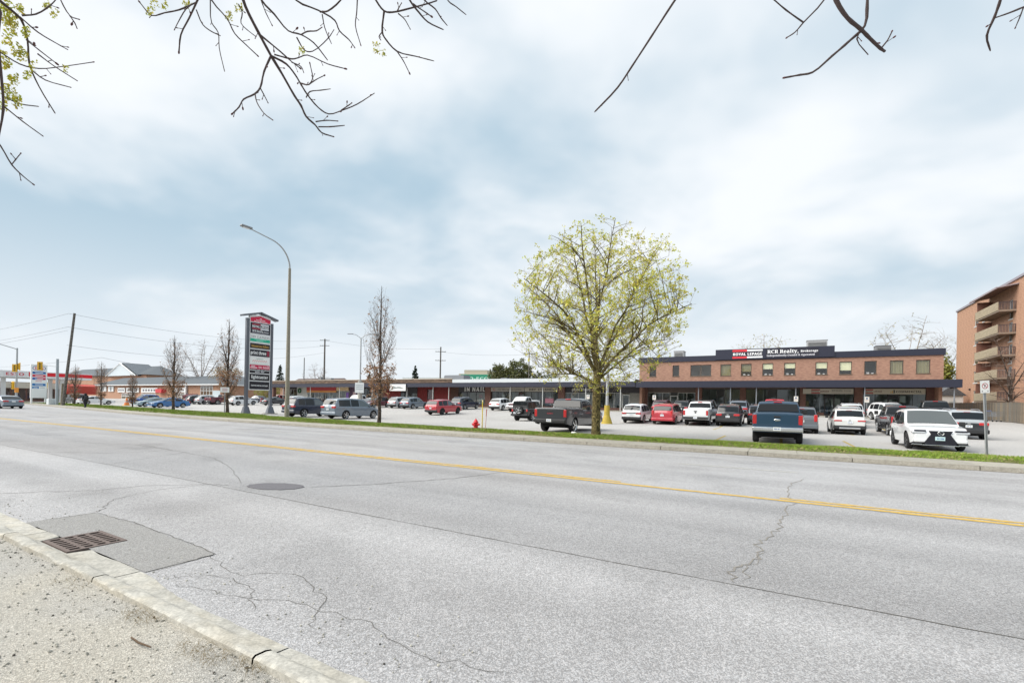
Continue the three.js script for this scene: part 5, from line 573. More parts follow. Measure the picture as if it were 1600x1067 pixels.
// plaza pylon sign, broadside to the traffic
{ const s = thing('pylon_sign', 'tall grey plaza pylon sign with gabled top and stacked shop panels', 'sign', -46.2, gh(27), 27.0); const W = 2.55, t = .34, y0 = -.1;
  mesh('post', box(.30, 9.55, .25, 0, 4.8, 0), greyPost, s); mesh('post', box(.30, 9.35, .22, 0, 4.7, -W), greyPost, s);
  for (const z of [0, -W]) { mesh('base_plate', new THREE.CylinderGeometry(.26, .48, .75, 4).rotateY(Math.PI / 4).translate(0, .38, z), greyPost, s); mesh('footing', cyl(.72, .72, .10, 0, -.03, z, 20), concreteP, s); }
  const zc = -W / 2, Hh = (W + 1.1) / 2; mesh('gable_cap', [box(.6, .17, Hh * 1.06, 0, 10.02, zc + Hh / 2, .27), box(.6, .17, Hh * 1.06, 0, 10.02, zc - Hh / 2, -.27)].map((g, i) => g), greyPost, s);
  const wf = M('sign_white_frame', { color: [.78, .78, .80], roughness: .5 }), Y = py => 1.65 + (622.8 - py) * .0633 - gh(27); mesh('cabinet', box(.26, Y(489) - Y(609), W - .34, 0, (Y(489) + Y(609)) / 2, zc), wf, s);
  const put = (p0, p1, draw, poly) => { const h = Y(p0) - Y(p1), w = W - .46; const b = mesh('panel', poly ? extr([[-w / 2, 0], [w / 2, 0], [w / 2, h * .62], [0, h], [-w / 2, h * .62]], .02).rotateY(Math.PI / 2).translate(.125, Y(p1), zc) : box(.03, h, w, .128, (Y(p0) + Y(p1)) / 2, zc), poly || M('panel_back', { color: [.1, .1, .1] }), s); const m = print(w, h * (poly ? .8 : 1), 110, draw); mesh('lettering', new THREE.PlaneGeometry(w - .02 - (poly ? .5 : 0), (h - .01) * (poly ? .66 : 1)).rotateY(Math.PI / 2).translate(poly ? .156 : .1465, poly ? Y(p1) + h * .35 : (Y(p0) + Y(p1)) / 2, zc), m, b); };
  const bg = (x, w, h, c) => { x.fillStyle = c; x.fillRect(0, 0, w, h); };
  put(490.5, 500.5, (x, w, h) => { bg(x, w, h, '#cf1f48'); fit(x, '75', w * .5, h * .17, w * .16, h * .34, 'bold sans-serif', '#fff'); fit(x, 'Orangeville', w * .5, h * .51, w * .62, h * .32, 'bold sans-serif', '#fff'); fit(x, 'Shopping Centre', w * .5, h * .84, w * .9, h * .32, 'bold sans-serif', '#fff'); }, M('panel_red', { color: [.62, .015, .065], roughness: .5 }));
  put(501.7, 519, (x, w, h) => { bg(x, w, h, '#222430'); x.fillStyle = '#a93a4c'; x.fillRect(w * .08, h * .08, w * .42, h * .12); x.fillRect(w * .08, h * .48, w * .42, h * .12); x.fillStyle = '#e9ebf0'; x.fillRect(w * .5, h * .08, w * .42, h * .12); x.fillRect(w * .5, h * .48, w * .42, h * .12); fit(x, 'ROYAL LEPAGE', w * .5, h * .345, w * .84, h * .28, 'bold sans-serif', '#fff'); fit(x, 'RCR Realty,', w * .38, h * .76, w * .58, h * .26, 'bold serif', '#fff'); fit(x, 'Brokerage', w * .80, h * .78, w * .24, h * .15, 'bold serif', '#fff'); x.fillStyle = '#b9bac4'; x.fillRect(w * .08, h * .92, w * .84, h * .03); });
  put(521, 532.8, (x, w, h) => { bg(x, w, h, '#eceded'); x.fillStyle = '#1fb08d'; x.fillRect(0, h * .5, w, h * .42); fit(x, 'DRY CLEANERS', w * .5, h * .27, w * .94, h * .42, 'sans-serif', '#4a4a50'); x.fillStyle = '#c6efe4'; x.fillRect(w * .2, h * .58, w * .6, h * .05); x.fillRect(w * .3, h * .74, w * .35, h * .06); });
  put(534.5, 542.6, (x, w, h) => { bg(x, w, h, '#1d1a1d'); fit(x, 'StoneyerAlley', w * .5, h * .52, w * .88, h * .66, 'bold serif', '#d8a94a'); });
  put(544.3, 554.9, (x, w, h) => { bg(x, w, h, '#1f222b'); fit(x, 'print three', w * .42, h * .5, w * .80, h * .72, 'bold sans-serif', '#fff'); x.fillStyle = '#8c2740'; x.fillRect(w * .84, h * .08, w * .14, h * .84); });
  put(556.4, 567.9, (x, w, h) => { bg(x, w, h, '#f0f0ee'); x.lineWidth = h * .05; x.strokeStyle = '#d98a84'; x.beginPath(); for (let k = 0; k <= 40; k++) x.lineTo(w * (.12 + k * .019), h * (.52 + Math.sin(k * 1.3) * .12)); x.stroke(); x.fillStyle = '#8fa79a'; x.fillRect(w * .32, h * .2, w * .36, h * .07); x.fillStyle = '#bcd2c2'; x.fillRect(w * .1, h * .82, w * .8, h * .04); });
  put(568.6, 581.8, (x, w, h) => { bg(x, w, h, '#16151f'); x.fillStyle = '#c8264e'; x.fillRect(0, 0, w, h * .5); fit(x, 'in nail', w * .70, h * .26, w * .54, h * .46, 'serif', '#fff'); x.fillStyle = '#f2dfe4'; x.fillRect(w * .06, h * .1, w * .2, h * .1); x.fillRect(w * .03, h * .3, w * .34, h * .12); x.fillStyle = '#ececf2'; fit(x, 'BRAZILIAN JIU JITSU', w * .5, h * .64, w * .96, h * .2, 'bold sans-serif', '#fff'); for (let q = 0; q < 8; q++) if (q !== 4) { x.fillStyle = '#e4e4ea'; x.fillRect(w * (.27 + q * .058), h * .78, w * .04, h * .14); } });
  put(583.2, 593.6, (x, w, h) => { bg(x, w, h, '#15141b'); fit(x, 'lightcaster', w * .5, h * .48, w * .86, h * .64, 'bold sans-serif', '#fff'); });
  put(595.2, 607.6, (x, w, h) => { bg(x, w, h, '#17161f'); fit(x, 'TAPHOUSE & EATERY', w * .5, h * .52, w * .86, h * .22, 'bold sans-serif', '#fff'); x.strokeStyle = '#3a3a48'; x.lineWidth = h * .03; x.beginPath(); x.arc(w * .5, h * .5, h * .42, 0, 7); x.stroke(); }); }
// cobra-head street lamp leaning its arm over the road
{ const l = thing('street_lamp', 'tall tapered concrete street lamp with curved arm over the road', 'street lamp', -35.3, .13, 24.05); const h = 12.3; mesh('pole', limb([V(0, 0, 0), V(0, h, 0)], [.19, .10], 14), concreteP, l); const pts = []; for (let k = 0; k <= 10; k++) { const a = k / 10 * Math.PI / 2 * .92; pts.push(V(0, h + Math.sin(a) * 1.9, 1.9 - Math.cos(a) * 1.9)); } pts.push(V(0, h + 2.15, 3.3)); mesh('arm', limb(pts, pts.map((_, i) => lerp(.07, .04, i / 11)), 10), steel, l); const hd = mesh('lamp_head', rbox(.34, .16, .85, .07, 0, h + 2.2, 3.65), M('lamp_grey', { color: [.25, .26, .28], roughness: .5 }), l); mesh('lens', rbox(.24, .04, .5, .015, 0, h + 2.11, 3.68), whiteL, hd); mesh('access_door', box(.02, .35, .16, .175, .9, 0), steel, l); }
// lot lamps
{ const l = thing('lot_lamp', 'twin armed parking lot lamp with notice board beyond the grey minivan', 'lamp post', -57.9, gh(52), 52, .5); const h = 11; mesh('pole', limb([V(0, .8, 0), V(0, h, 0)], [.14, .10], 12), steel, l); mesh('base', cyl(.36, .34, 4.2, 0, 0, 0, 16), M('white_base', { color: [.70, .69, .66], map: concMap }), l); for (const s of [-1, 1]) { mesh('arm', limb([V(0, h - .05, 0), V(s * .8, h + .5, 0), V(s * 1.5, h + .62, 0)], [.06, .05, .045], 8), steel, l); mesh('lamp_head', rbox(.9, .09, .34, .03, s * 1.7, h + .62, 0), M('lamp_grey', {}), l); } const n = mesh('notice', box(1.4, 1.6, .06, .05, 3.1, .42), M('notice_white', { color: [.68, .70, .70] }), l); mesh('print', [box(1.1, .12, .01, .05, 3.5, .46), box(1.0, .1, .01, .05, 3.2, .46), box(1.1, .1, .01, .05, 2.9, .46)], M('notice_print', { color: [.35, .40, .42] }), n);
  const y = thing('lot_lamp', 'parking lot lamp on a flared yellow base behind the maple trunk', 'lamp post', -13.0, gh(38.5), 38.9); mesh('base', [cyl(.52, .26, .75, 0, 0, 0, 8), cyl(.26, .24, .85, 0, .74, 0, 8)], M('yellow_base', { color: [.74, .55, .08], roughness: .7, map: concMap }), y); mesh('pole', limb([V(0, 1.5, 0), V(0, 8.2, 0)], [.13, .09], 12), steel, y); for (const s of [-1, 1]) mesh('lamp_head', rbox(.7, .1, .34, .03, s * .7, 8.2, 0), M('lamp_grey', {}), y); mesh('arm', limb([V(-.6, 8.2, 0), V(.6, 8.2, 0)], .04, 8), steel, y); }
// hydrant and its markers
{ const h = thing('fire_hydrant', 'squat red fire hydrant on the verge', 'fire hydrant', -15.5, .15, 22.65); const red = M('hydrant_red', { color: [.62, .02, .03], roughness: .45 }); mesh('barrel', new THREE.LatheGeometry([[.001, 0], [.19, 0], [.19, .05], [.13, .06], [.125, .34], [.16, .35], [.16, .39], [.13, .41], [.10, .49], [.05, .54], [.001, .55]].map(p => new THREE.Vector2(...p)), 20), red, h); for (const s of [-1, 1]) mesh('nozzle', new THREE.CylinderGeometry(.06, .065, .16, 12).rotateZ(Math.PI / 2).translate(s * .17, .26, 0), red, h); mesh('nozzle', new THREE.CylinderGeometry(.075, .08, .15, 12).rotateX(Math.PI / 2).translate(0, .24, .16), red, h); mesh('bonnet_nut', cyl(.03, .03, .07, 0, .54, 0, 5), red, h); mesh('foot_flange', cyl(.25, .24, .06, 0, .0, 0, 12), M('flange_dark', { color: [.10, .06, .03] }), h);
  const y = thing('hydrant_marker', 'thin yellow marker rod beside the red hydrant', 'marker', -15.15, .12, 22.8); mesh('rod', cyl(.03, .028, 1.62, 0, 0, 0, 8), M('marker_yellow', { color: [.75, .56, .06] }), y); mesh('tip', cyl(.036, .036, .12, 0, 1.6, 0, 8), M('marker_tip', { color: [.85, .75, .4] }), y);
  const r = thing('marker_stake', 'leaning thin red and white stake on the verge', 'marker', -14.8, .12, 22.6); r.rotation.z = -.06; mesh('rod', cyl(.022, .02, .8, 0, 0, 0, 6), M('stake_pink', { color: [.62, .40, .38] }), r); mesh('band', cyl(.024, .022, .42, 0, .8, 0, 6), M('stake_red', { color: [.45, .10, .07] }), r); }
// small signs
function postSign(name, label, x, D, h, w, sh, lean, draw, ry, y0 = .13) { const s = thing(name, label, 'sign', x, y0, D, ry); s.rotation.order = 'YXZ'; s.rotation.z = lean; mesh('post', [box(.06, h, .012, 0, h / 2, -.02), box(.012, h, .04, -.03, h / 2, -.002), box(.012, h, .04, .03, h / 2, -.002)], steel, s); const p = mesh('plate', rbox(w, sh, .006, .002, 0, h - sh / 2 + .06, .026), M('sign_alu', { color: [.7, .7, .7], roughness: .4 }), s); mesh('face', new THREE.PlaneGeometry(w * .98, sh * .98).translate(0, h - sh / 2 + .06, .0305), print(w, sh, 260, draw), p); return s; }
postSign('parking_sign', 'white no parking sign with red circle on a leaning steel post', 6.35, 22.8, 2.62, .31, .44, .055, (x, w, h) => { x.fillStyle = '#eeecea'; x.fillRect(0, 0, w, h); x.lineWidth = w * .07; x.strokeStyle = '#b5434c'; x.beginPath(); x.arc(w * .5, h * .42, w * .30, 0, 7); x.stroke(); x.beginPath(); x.moveTo(w * .28, h * .27); x.lineTo(w * .72, h * .57); x.stroke(); fit(x, 'P', w * .5, h * .43, w * .18, h * .34, 'bold sans-serif', '#3a3438'); x.fillStyle = '#4b4148'; x.beginPath(); x.moveTo(w * .1, h * .86); x.lineTo(w * .24, h * .80); x.lineTo(w * .24, h * .92); x.fill(); x.beginPath(); x.moveTo(w * .9, h * .86); x.lineTo(w * .76, h * .80); x.lineTo(w * .76, h * .92); x.fill(); }, .45);
postSign('small_sign', 'small white notice on a thin pale post beside the pylon sign', -46.1, 24.9, 2.5, .75, .5, 0, (x, w, h) => { x.fillStyle = '#f0eeee'; x.fillRect(0, 0, w, h); x.fillStyle = '#c9a1a4'; x.fillRect(w * .2, h * .2, w * .6, h * .16); x.fillRect(w * .2, h * .46, w * .6, h * .12); x.fillRect(w * .2, h * .68, w * .6, h * .1); }, .9);
for (const [x, D, k] of [[1.4, 61.2, 'pale accessible parking sign at the shop front near the dark grey minivan'], [7.75, 61.0, 'pale accessible parking sign at the shop front beside the white crossover'], [-14.2, 61.2, 'pale accessible parking sign at the shop front right of the maple'], [-23.2, 61.2, 'pale accessible parking sign in front of the print shop']]) postSign('parking_sign', k, x, D, 2.2, .42, .6, 0, (c, w, h) => { c.fillStyle = '#e7e2d8'; c.fillRect(0, 0, w, h); c.fillStyle = '#5b6f8e'; c.fillRect(w * .3, h * .15, w * .4, h * .3); c.fillStyle = '#b38a86'; c.fillRect(w * .2, h * .58, w * .6, h * .12); }, .2, gh(61));
// utility poles and wires
const poleM = M('pole_wood', { color: [.44, .42, .41], map: barkMap, roughness: 1 }), wireM = M('wire', { color: [.24, .25, .27], roughness: .8 });
function utility(label, x, y, D, h, lean, arms, r = .19) { const p = thing('utility_pole', label, 'utility pole', x, y, D); p.rotation.order = 'YXZ'; p.rotation.y = -.5236 * -1; p.rotation.z = -lean; mesh('pole', limb([V(0, 0, 0), V(0, h, 0)], [r, r * .72], 10), poleM, p); for (const a of arms) { mesh('crossarm', box(2.6, .12, .1, 0, h - a, .14), poleM, p); for (const q of [-1.2, -.5, .5, 1.2]) mesh('insulator', cyl(.05, .04, .16, q, h - a + .06, .14, 8), steel, p); } return p; }
utility('leaning wooden utility pole on the verge by the filling station', -90, .15, 26.0, 13.4, .105, [], .20);
{ const p = thing('pole_brace', 'short pale post beside the leaning utility pole', 'post', -91.6, .12, 26.3); mesh('post', limb([V(0, 0, 0), V(.25, 3.2, 0)], [.16, .14], 8), M('pale_wood', { color: [.52, .47, .38], map: woodMap }), p); mesh('cap', cyl(.15, .15, .05, .25, 3.19, 0, 8), steel, p); }
utility('dark utility pole with two crossarms behind the left end of the shop strip', -110, 1, 86, 17.6, 0, [.4, 1.9], .26); utility('utility pole with two crossarms behind the nail salon roof', -74, 1, 92, 14.5, 0, [1.2, 3.4], .22); utility('slim utility pole behind the dry cleaners roof', -50, 1, 94, 12.6, 0, [.5], .16); utility('thin distant pole behind the brown hipped roof', -127, 1, 92, 13.5, 0, [], .16);
{ let wi = 0; const wire = (a, c, sag, r = .02) => { const P = []; for (let k = 0; k <= 14; k++) { const t = k / 14; P.push(V(lerp(a[0], c[0], t), lerp(a[1], c[1], t) - sag * 4 * t * (1 - t), -lerp(a[2], c[2], t))); } tag(mesh('overhead_wire', limb(P, r, 5), wireM), ['topmost overhead wire from the leaning pole over the filling station', 'second overhead wire from the leaning pole over the filling station', 'third overhead wire from the leaning pole over the filling station', 'overhead wire from the crossarmed pole to the nail salon pole', 'overhead wire hung low across the crossing past the traffic signals', 'topmost overhead wire from the leaning pole towards the shop strip', 'second overhead wire from the leaning pole towards the shop strip', 'lowest overhead wire from the leaning pole towards the shop strip', 'overhead wire between the two poles behind the nail salon and dry cleaners', 'overhead wire from the crossing towards the brick shops'][wi++], 'wire', 'overhead wires'); };
  const T = [-88.6, 13.4, 26], q = (dy) => [T[0] - dy * .1, T[1] - dy, 26]; wire(q(.1), [-190, 14.4, 26], .8); wire(q(2.0), [-190, 12, 26], .7); wire(q(2.5), [-190, 11.3, 26], .7); wire([-110, 18.2, 86], [-74, 15, 92], .8, .025); wire([-190, 7.6, 30], [-86, 7.2, 29], .5);
  wire(q(.1), [-110, 18.2, 86], 1.6); wire(q(2.0), [-110, 16.7, 86], 1.8); wire(q(4.6), [-110, 14.8, 86], 2.0); wire([-74, 14.3, 92], [-50, 13, 94], .5, .02); wire([-86, 7.2, 29], [-118, 8, 60], .6); }
// signals at the crossing
{ const yel = M('signal_yellow', { color: [.78, .46, .03], roughness: .5 }); const head = (p, x, y, z, ry) => { const g = mesh('signal_head', [rbox(.36, 1.05, .22, .05, 0, 0, 0), box(.62, 1.3, .03, 0, 0, -.1)].map(q => q.rotateY(ry).translate(x, y, z)), yel, p); for (const k of [-.33, 0, .33]) mesh('lens', new THREE.CylinderGeometry(.11, .11, .06, 14).rotateX(Math.PI / 2).translate(0, k, .13).rotateY(ry).translate(x, y, z), M('lens_dark', { color: [.05, .04, .03], roughness: .3 }), g); };
  const a = thing('traffic_signal', 'traffic signal pole with yellow heads and long mast arm before the filling station', 'traffic signal', -112, .1, 26.4); mesh('pole', limb([V(0, 0, 0), V(0, 9.3, 0)], [.16, .11], 10), steel, a); mesh('mast_arm', limb([V(0, 9.1, 0), V(-.4, 9.9, 2.4), V(-.6, 10.4, 4.6)], [.07, .06, .04], 8), steel, a); head(a, .15, 5.9, .3, 1.2); head(a, .2, 6.2, -.2, 0); head(a, 0, 3.0, .5, .3); mesh('control_box', rbox(.5, .8, .4, .03, .1, 2.2, 0), M('box_orange', { color: [.75, .30, .05] }), a);
  const c = thing('traffic_signal', 'grey signal pole with one yellow head on a short arm beside the price sign', 'traffic signal', -96, .12, 27.0); mesh('pole', limb([V(0, 0, 0), V(0, 7, 0)], [.2, .17], 10), M('signal_grey', { color: [.36, .40, .43], roughness: .5 }), c); mesh('arm', limb([V(0, 5.0, 0), V(-.5, 5.8, -.3), V(-2.6, 6.1, 1.0)], [.06, .05, .04], 8), steel, c); head(c, -2.9, 5.9, 1.2, 1.2); mesh('base_box', rbox(1.0, .9, .8, .04, -.9, .45, .4), M('signal_base', { color: [.60, .64, .66] }), c); }
// traffic cone by the brick shops
{ const c = thing('traffic_cone', 'orange traffic cone at the edge of the verge by the blue car', 'cone', -92.5, gh(33), 34.5); const o = M('cone_orange', { color: [.72, .20, .04], roughness: .6 }); mesh('base', rbox(.9, .1, .9, .03, 0, .05, 0), M('cone_base', { color: [.72, .50, .10] }), c); mesh('cone', cyl(.38, .08, 1.2, 0, .1, 0, 16), o, c); mesh('band', cyl(.275, .2, .3, 0, .52, 0, 16), M('cone_band', { color: [.8, .78, .75] }), c); }
// walking person in dark clothes, back turned
{ const p = thing('person', 'person in a dark hooded coat walking along the sidewalk past the verge trees', 'person', -74.4, .135, 23.55, -1.57 + .0);
  const J = { pelvis: [0, .95, 0], chest: [0, 1.32, .02], neck: [0, 1.5, .03], head: [0, 1.64, .05], sl: [-.19, 1.43, 0], sr: [.19, 1.43, 0], el: [-.26, 1.16, -.08], er: [.25, 1.16, .06], hl: [-.25, .92, .05], hr: [.24, .95, .2], pl: [-.1, .92, 0], pr: [.1, .92, 0], kl: [-.11, .5, .16], kr: [.11, .5, -.02], al: [-.11, .1, .2], ar: [.11, .12, -.30], tl: [-.12, .05, .36], tr: [.12, .04, -.16] };
  const B = [['pelvis', 'chest', .17, .19], ['chest', 'neck', .18, .07], ['neck', 'head', .06, .105], ['sl', 'sr', .09, .09], ['sl', 'el', .075, .06], ['el', 'hl', .058, .042], ['sr', 'er', .075, .06], ['er', 'hr', .058, .042], ['pl', 'kl', .115, .075], ['kl', 'al', .075, .052], ['pr', 'kr', .115, .075], ['kr', 'ar', .075, .052], ['al', 'tl', .055, .045], ['ar', 'tr', .055, .045]];
  for (const [s, x, z] of [['hl', -.25, .05], ['hr', .24, .2]]) { for (let k = 0; k < 4; k++) { J[s + k] = [x + (k - 1.5) * .02, J[s][1] - .15 - (k === 1 || k === 2 ? .015 : 0), z + .03]; B.push([s, s + k, .024, .011]); } J[s + 't'] = [x + (x < 0 ? .05 : -.05), J[s][1] - .08, z + .04]; B.push([s, s + 't', .02, .012]); }
  const N = 78, SC = 1.0, mc = new MarchingCubes(N, new THREE.MeshBasicMaterial(), false, false, 200000); mc.isolation = 0; const seg = B.map(([a, c, r0, r1]) => [J[a], J[c], r0, r1]);
  for (let k = 0; k < N; k++) for (let j = 0; j < N; j++) for (let i = 0; i < N; i++) { const q = [(i / (N / 2) - 1) * SC, (j / (N / 2) - 1) * SC + .9, (k / (N / 2) - 1) * SC]; let acc = 0; for (const [a, c, r0, r1] of seg) { const d = [c[0] - a[0], c[1] - a[1], c[2] - a[2]], w = [q[0] - a[0], q[1] - a[1], q[2] - a[2]]; const t = clamp((w[0] * d[0] + w[1] * d[1] + w[2] * d[2]) / (d[0] ** 2 + d[1] ** 2 + d[2] ** 2), 0, 1); const e = Math.hypot(w[0] - d[0] * t, w[1] - d[1] * t, w[2] - d[2] * t) - lerp(r0, r1, t); acc += Math.exp(-e * 55); } mc.field[i + j * N + k * N * N] = Math.log(acc) / 55; }
  mc.update(); const n = mc.count ?? mc.geometry.drawRange.count, pos = mc.positionArray.slice(0, n * 3), g = new THREE.BufferGeometry(), col = new Float32Array(n * 3); for (let i = 0; i < n; i++) { pos[3 * i] *= SC; pos[3 * i + 1] = pos[3 * i + 1] * SC + .9; pos[3 * i + 2] *= SC; const y = pos[3 * i + 1], z = pos[3 * i + 2], x = Math.abs(pos[3 * i]); const c = y > 1.54 && z > .07 ? [.42, .26, .19] : y < .93 && x > .19 ? [.42, .26, .19] : y < .1 ? [.03, .03, .03] : y < .9 ? [.022, .022, .03] : [.018, .018, .022]; col.set(c, 3 * i); }
  g.setAttribute('position', new THREE.BufferAttribute(pos, 3)); g.setAttribute('normal', new THREE.BufferAttribute(mc.normalArray.slice(0, n * 3), 3)); g.setAttribute('color', new THREE.BufferAttribute(col, 3)); mesh('body', g, M('person_mat', { color: [1, 1, 1], vertexColors: true, roughness: .9 }), p);
  mesh('coat', new THREE.LatheGeometry([[.235, .62], [.225, .95], [.20, 1.2], [.215, 1.36], [.13, 1.49]].map(q => new THREE.Vector2(...q)), 20).scale(1, 1, .75), M('coat_black', { color: [.02, .02, .024], roughness: .9, side: THREE.DoubleSide }), p); mesh('hood', new THREE.SphereGeometry(.135, 16, 12, 0, 6.3, 0, 2.0).rotateX(-.5).translate(0, 1.65, .02), mats.coat_black, p); mesh('bag', rbox(.3, .42, .16, .05, 0, 1.22, -.22), M('bag_dark', { color: [.03, .03, .035], roughness: .8 }), p); }

// scrap of white litter in the grass by the charcoal pickup
{ const g = new THREE.IcosahedronGeometry(.11, 2), p = g.attributes.position, f = rng(66); for (let i = 0; i < p.count; i++) { const k = .6 + .7 * vn(p.getX(i) * 40 + 9, p.getY(i) * 40 + p.getZ(i) * 31); p.setXYZ(i, p.getX(i) * k * 1.3, p.getY(i) * k * .6, p.getZ(i) * k); } g.computeVertexNormals(); tag(mesh('litter', g.translate(-9.35, .2, -22.7), M('litter_white', { color: [.80, .80, .79], roughness: .7 })), 'crumpled white plastic bag in the grass beside the charcoal pickup wheel', 'litter'); }
// ---------------------------------------------------------------- trees
const barkDark = M('bark_dark', { color: [.26, .205, .18], map: barkMap, roughness: 1 }), barkMoss = M('bark_moss', { color: [.48, .40, .17], map: barkMap, bumpMap: barkBump, bumpScale: .02, roughness: 1 }), twigM = M('twig_bark', { color: [.28, .215, .18], roughness: 1 }), twigGrey = M('twig_grey', { color: [.36, .315, .285], roughness: 1 });
const leafMat = (k, c) => M('leaf_' + k, { phys: 1, color: c, roughness: .8, transmission: .35, thickness: 0, side: THREE.DoubleSide, vertexColors: true });
function leavesGeo(pts, f, n, size, spread, tone = .35) { // pts: [Vector3] cluster centres
  const pos = [], nor = [], col = []; for (const c of pts) for (let k = 0; k < n; k++) { const s = size * (.6 + f() * .8); const o = V(f() - .5, f() - .5, f() - .5).multiplyScalar(spread * 2).add(c); const a = V(f() - .5, f() - .5, f() - .5).normalize(), b = V(f() - .5, f() - .5, f() - .5).cross(a).normalize(), m = a.clone().cross(b); const t = 1 + (f() - .5) * tone * 2, gg = 1 + (f() - .5) * tone;
    const P = [o.clone().addScaledVector(a, -s), o.clone().addScaledVector(b, s * .55).addScaledVector(m, s * .15), o.clone().addScaledVector(a, s), o.clone().addScaledVector(b, -s * .55).addScaledVector(m, s * .15)]; for (const i of [0, 1, 2, 0, 2, 3]) { pos.push(P[i].x, P[i].y, P[i].z); nor.push(-m.x, -m.y, -m.z); col.push(t * gg, t, t * .9); } }
  const g = new THREE.BufferGeometry(); g.setAttribute('position', new THREE.Float32BufferAttribute(pos, 3)); g.setAttribute('normal', new THREE.Float32BufferAttribute(nor, 3)); g.setAttribute('color', new THREE.Float32BufferAttribute(col, 3)); return g; }
function bend(a, b, f, wob, n = 5, lift = 0) { const P = []; const L = a.distanceTo(b); let ox = 0, oy = 0, oz = 0; for (let k = 0; k <= n; k++) { const t = k / n; const p = a.clone().lerp(b, t); if (k && k < n) { ox += (f() - .5) * wob * L; oy += (f() - .5) * wob * L; oz += (f() - .5) * wob * L; p.add(V(ox * (1 - t), oy * (1 - t) + lift * L * Math.sin(t * Math.PI), oz * (1 - t))); } else if (k === n) { } P.push(p); } return P; }
const along = (P, t) => { const q = clamp(t, 0, .999) * (P.length - 1), i = Math.floor(q); return P[i].clone().lerp(P[i + 1], q - i); };
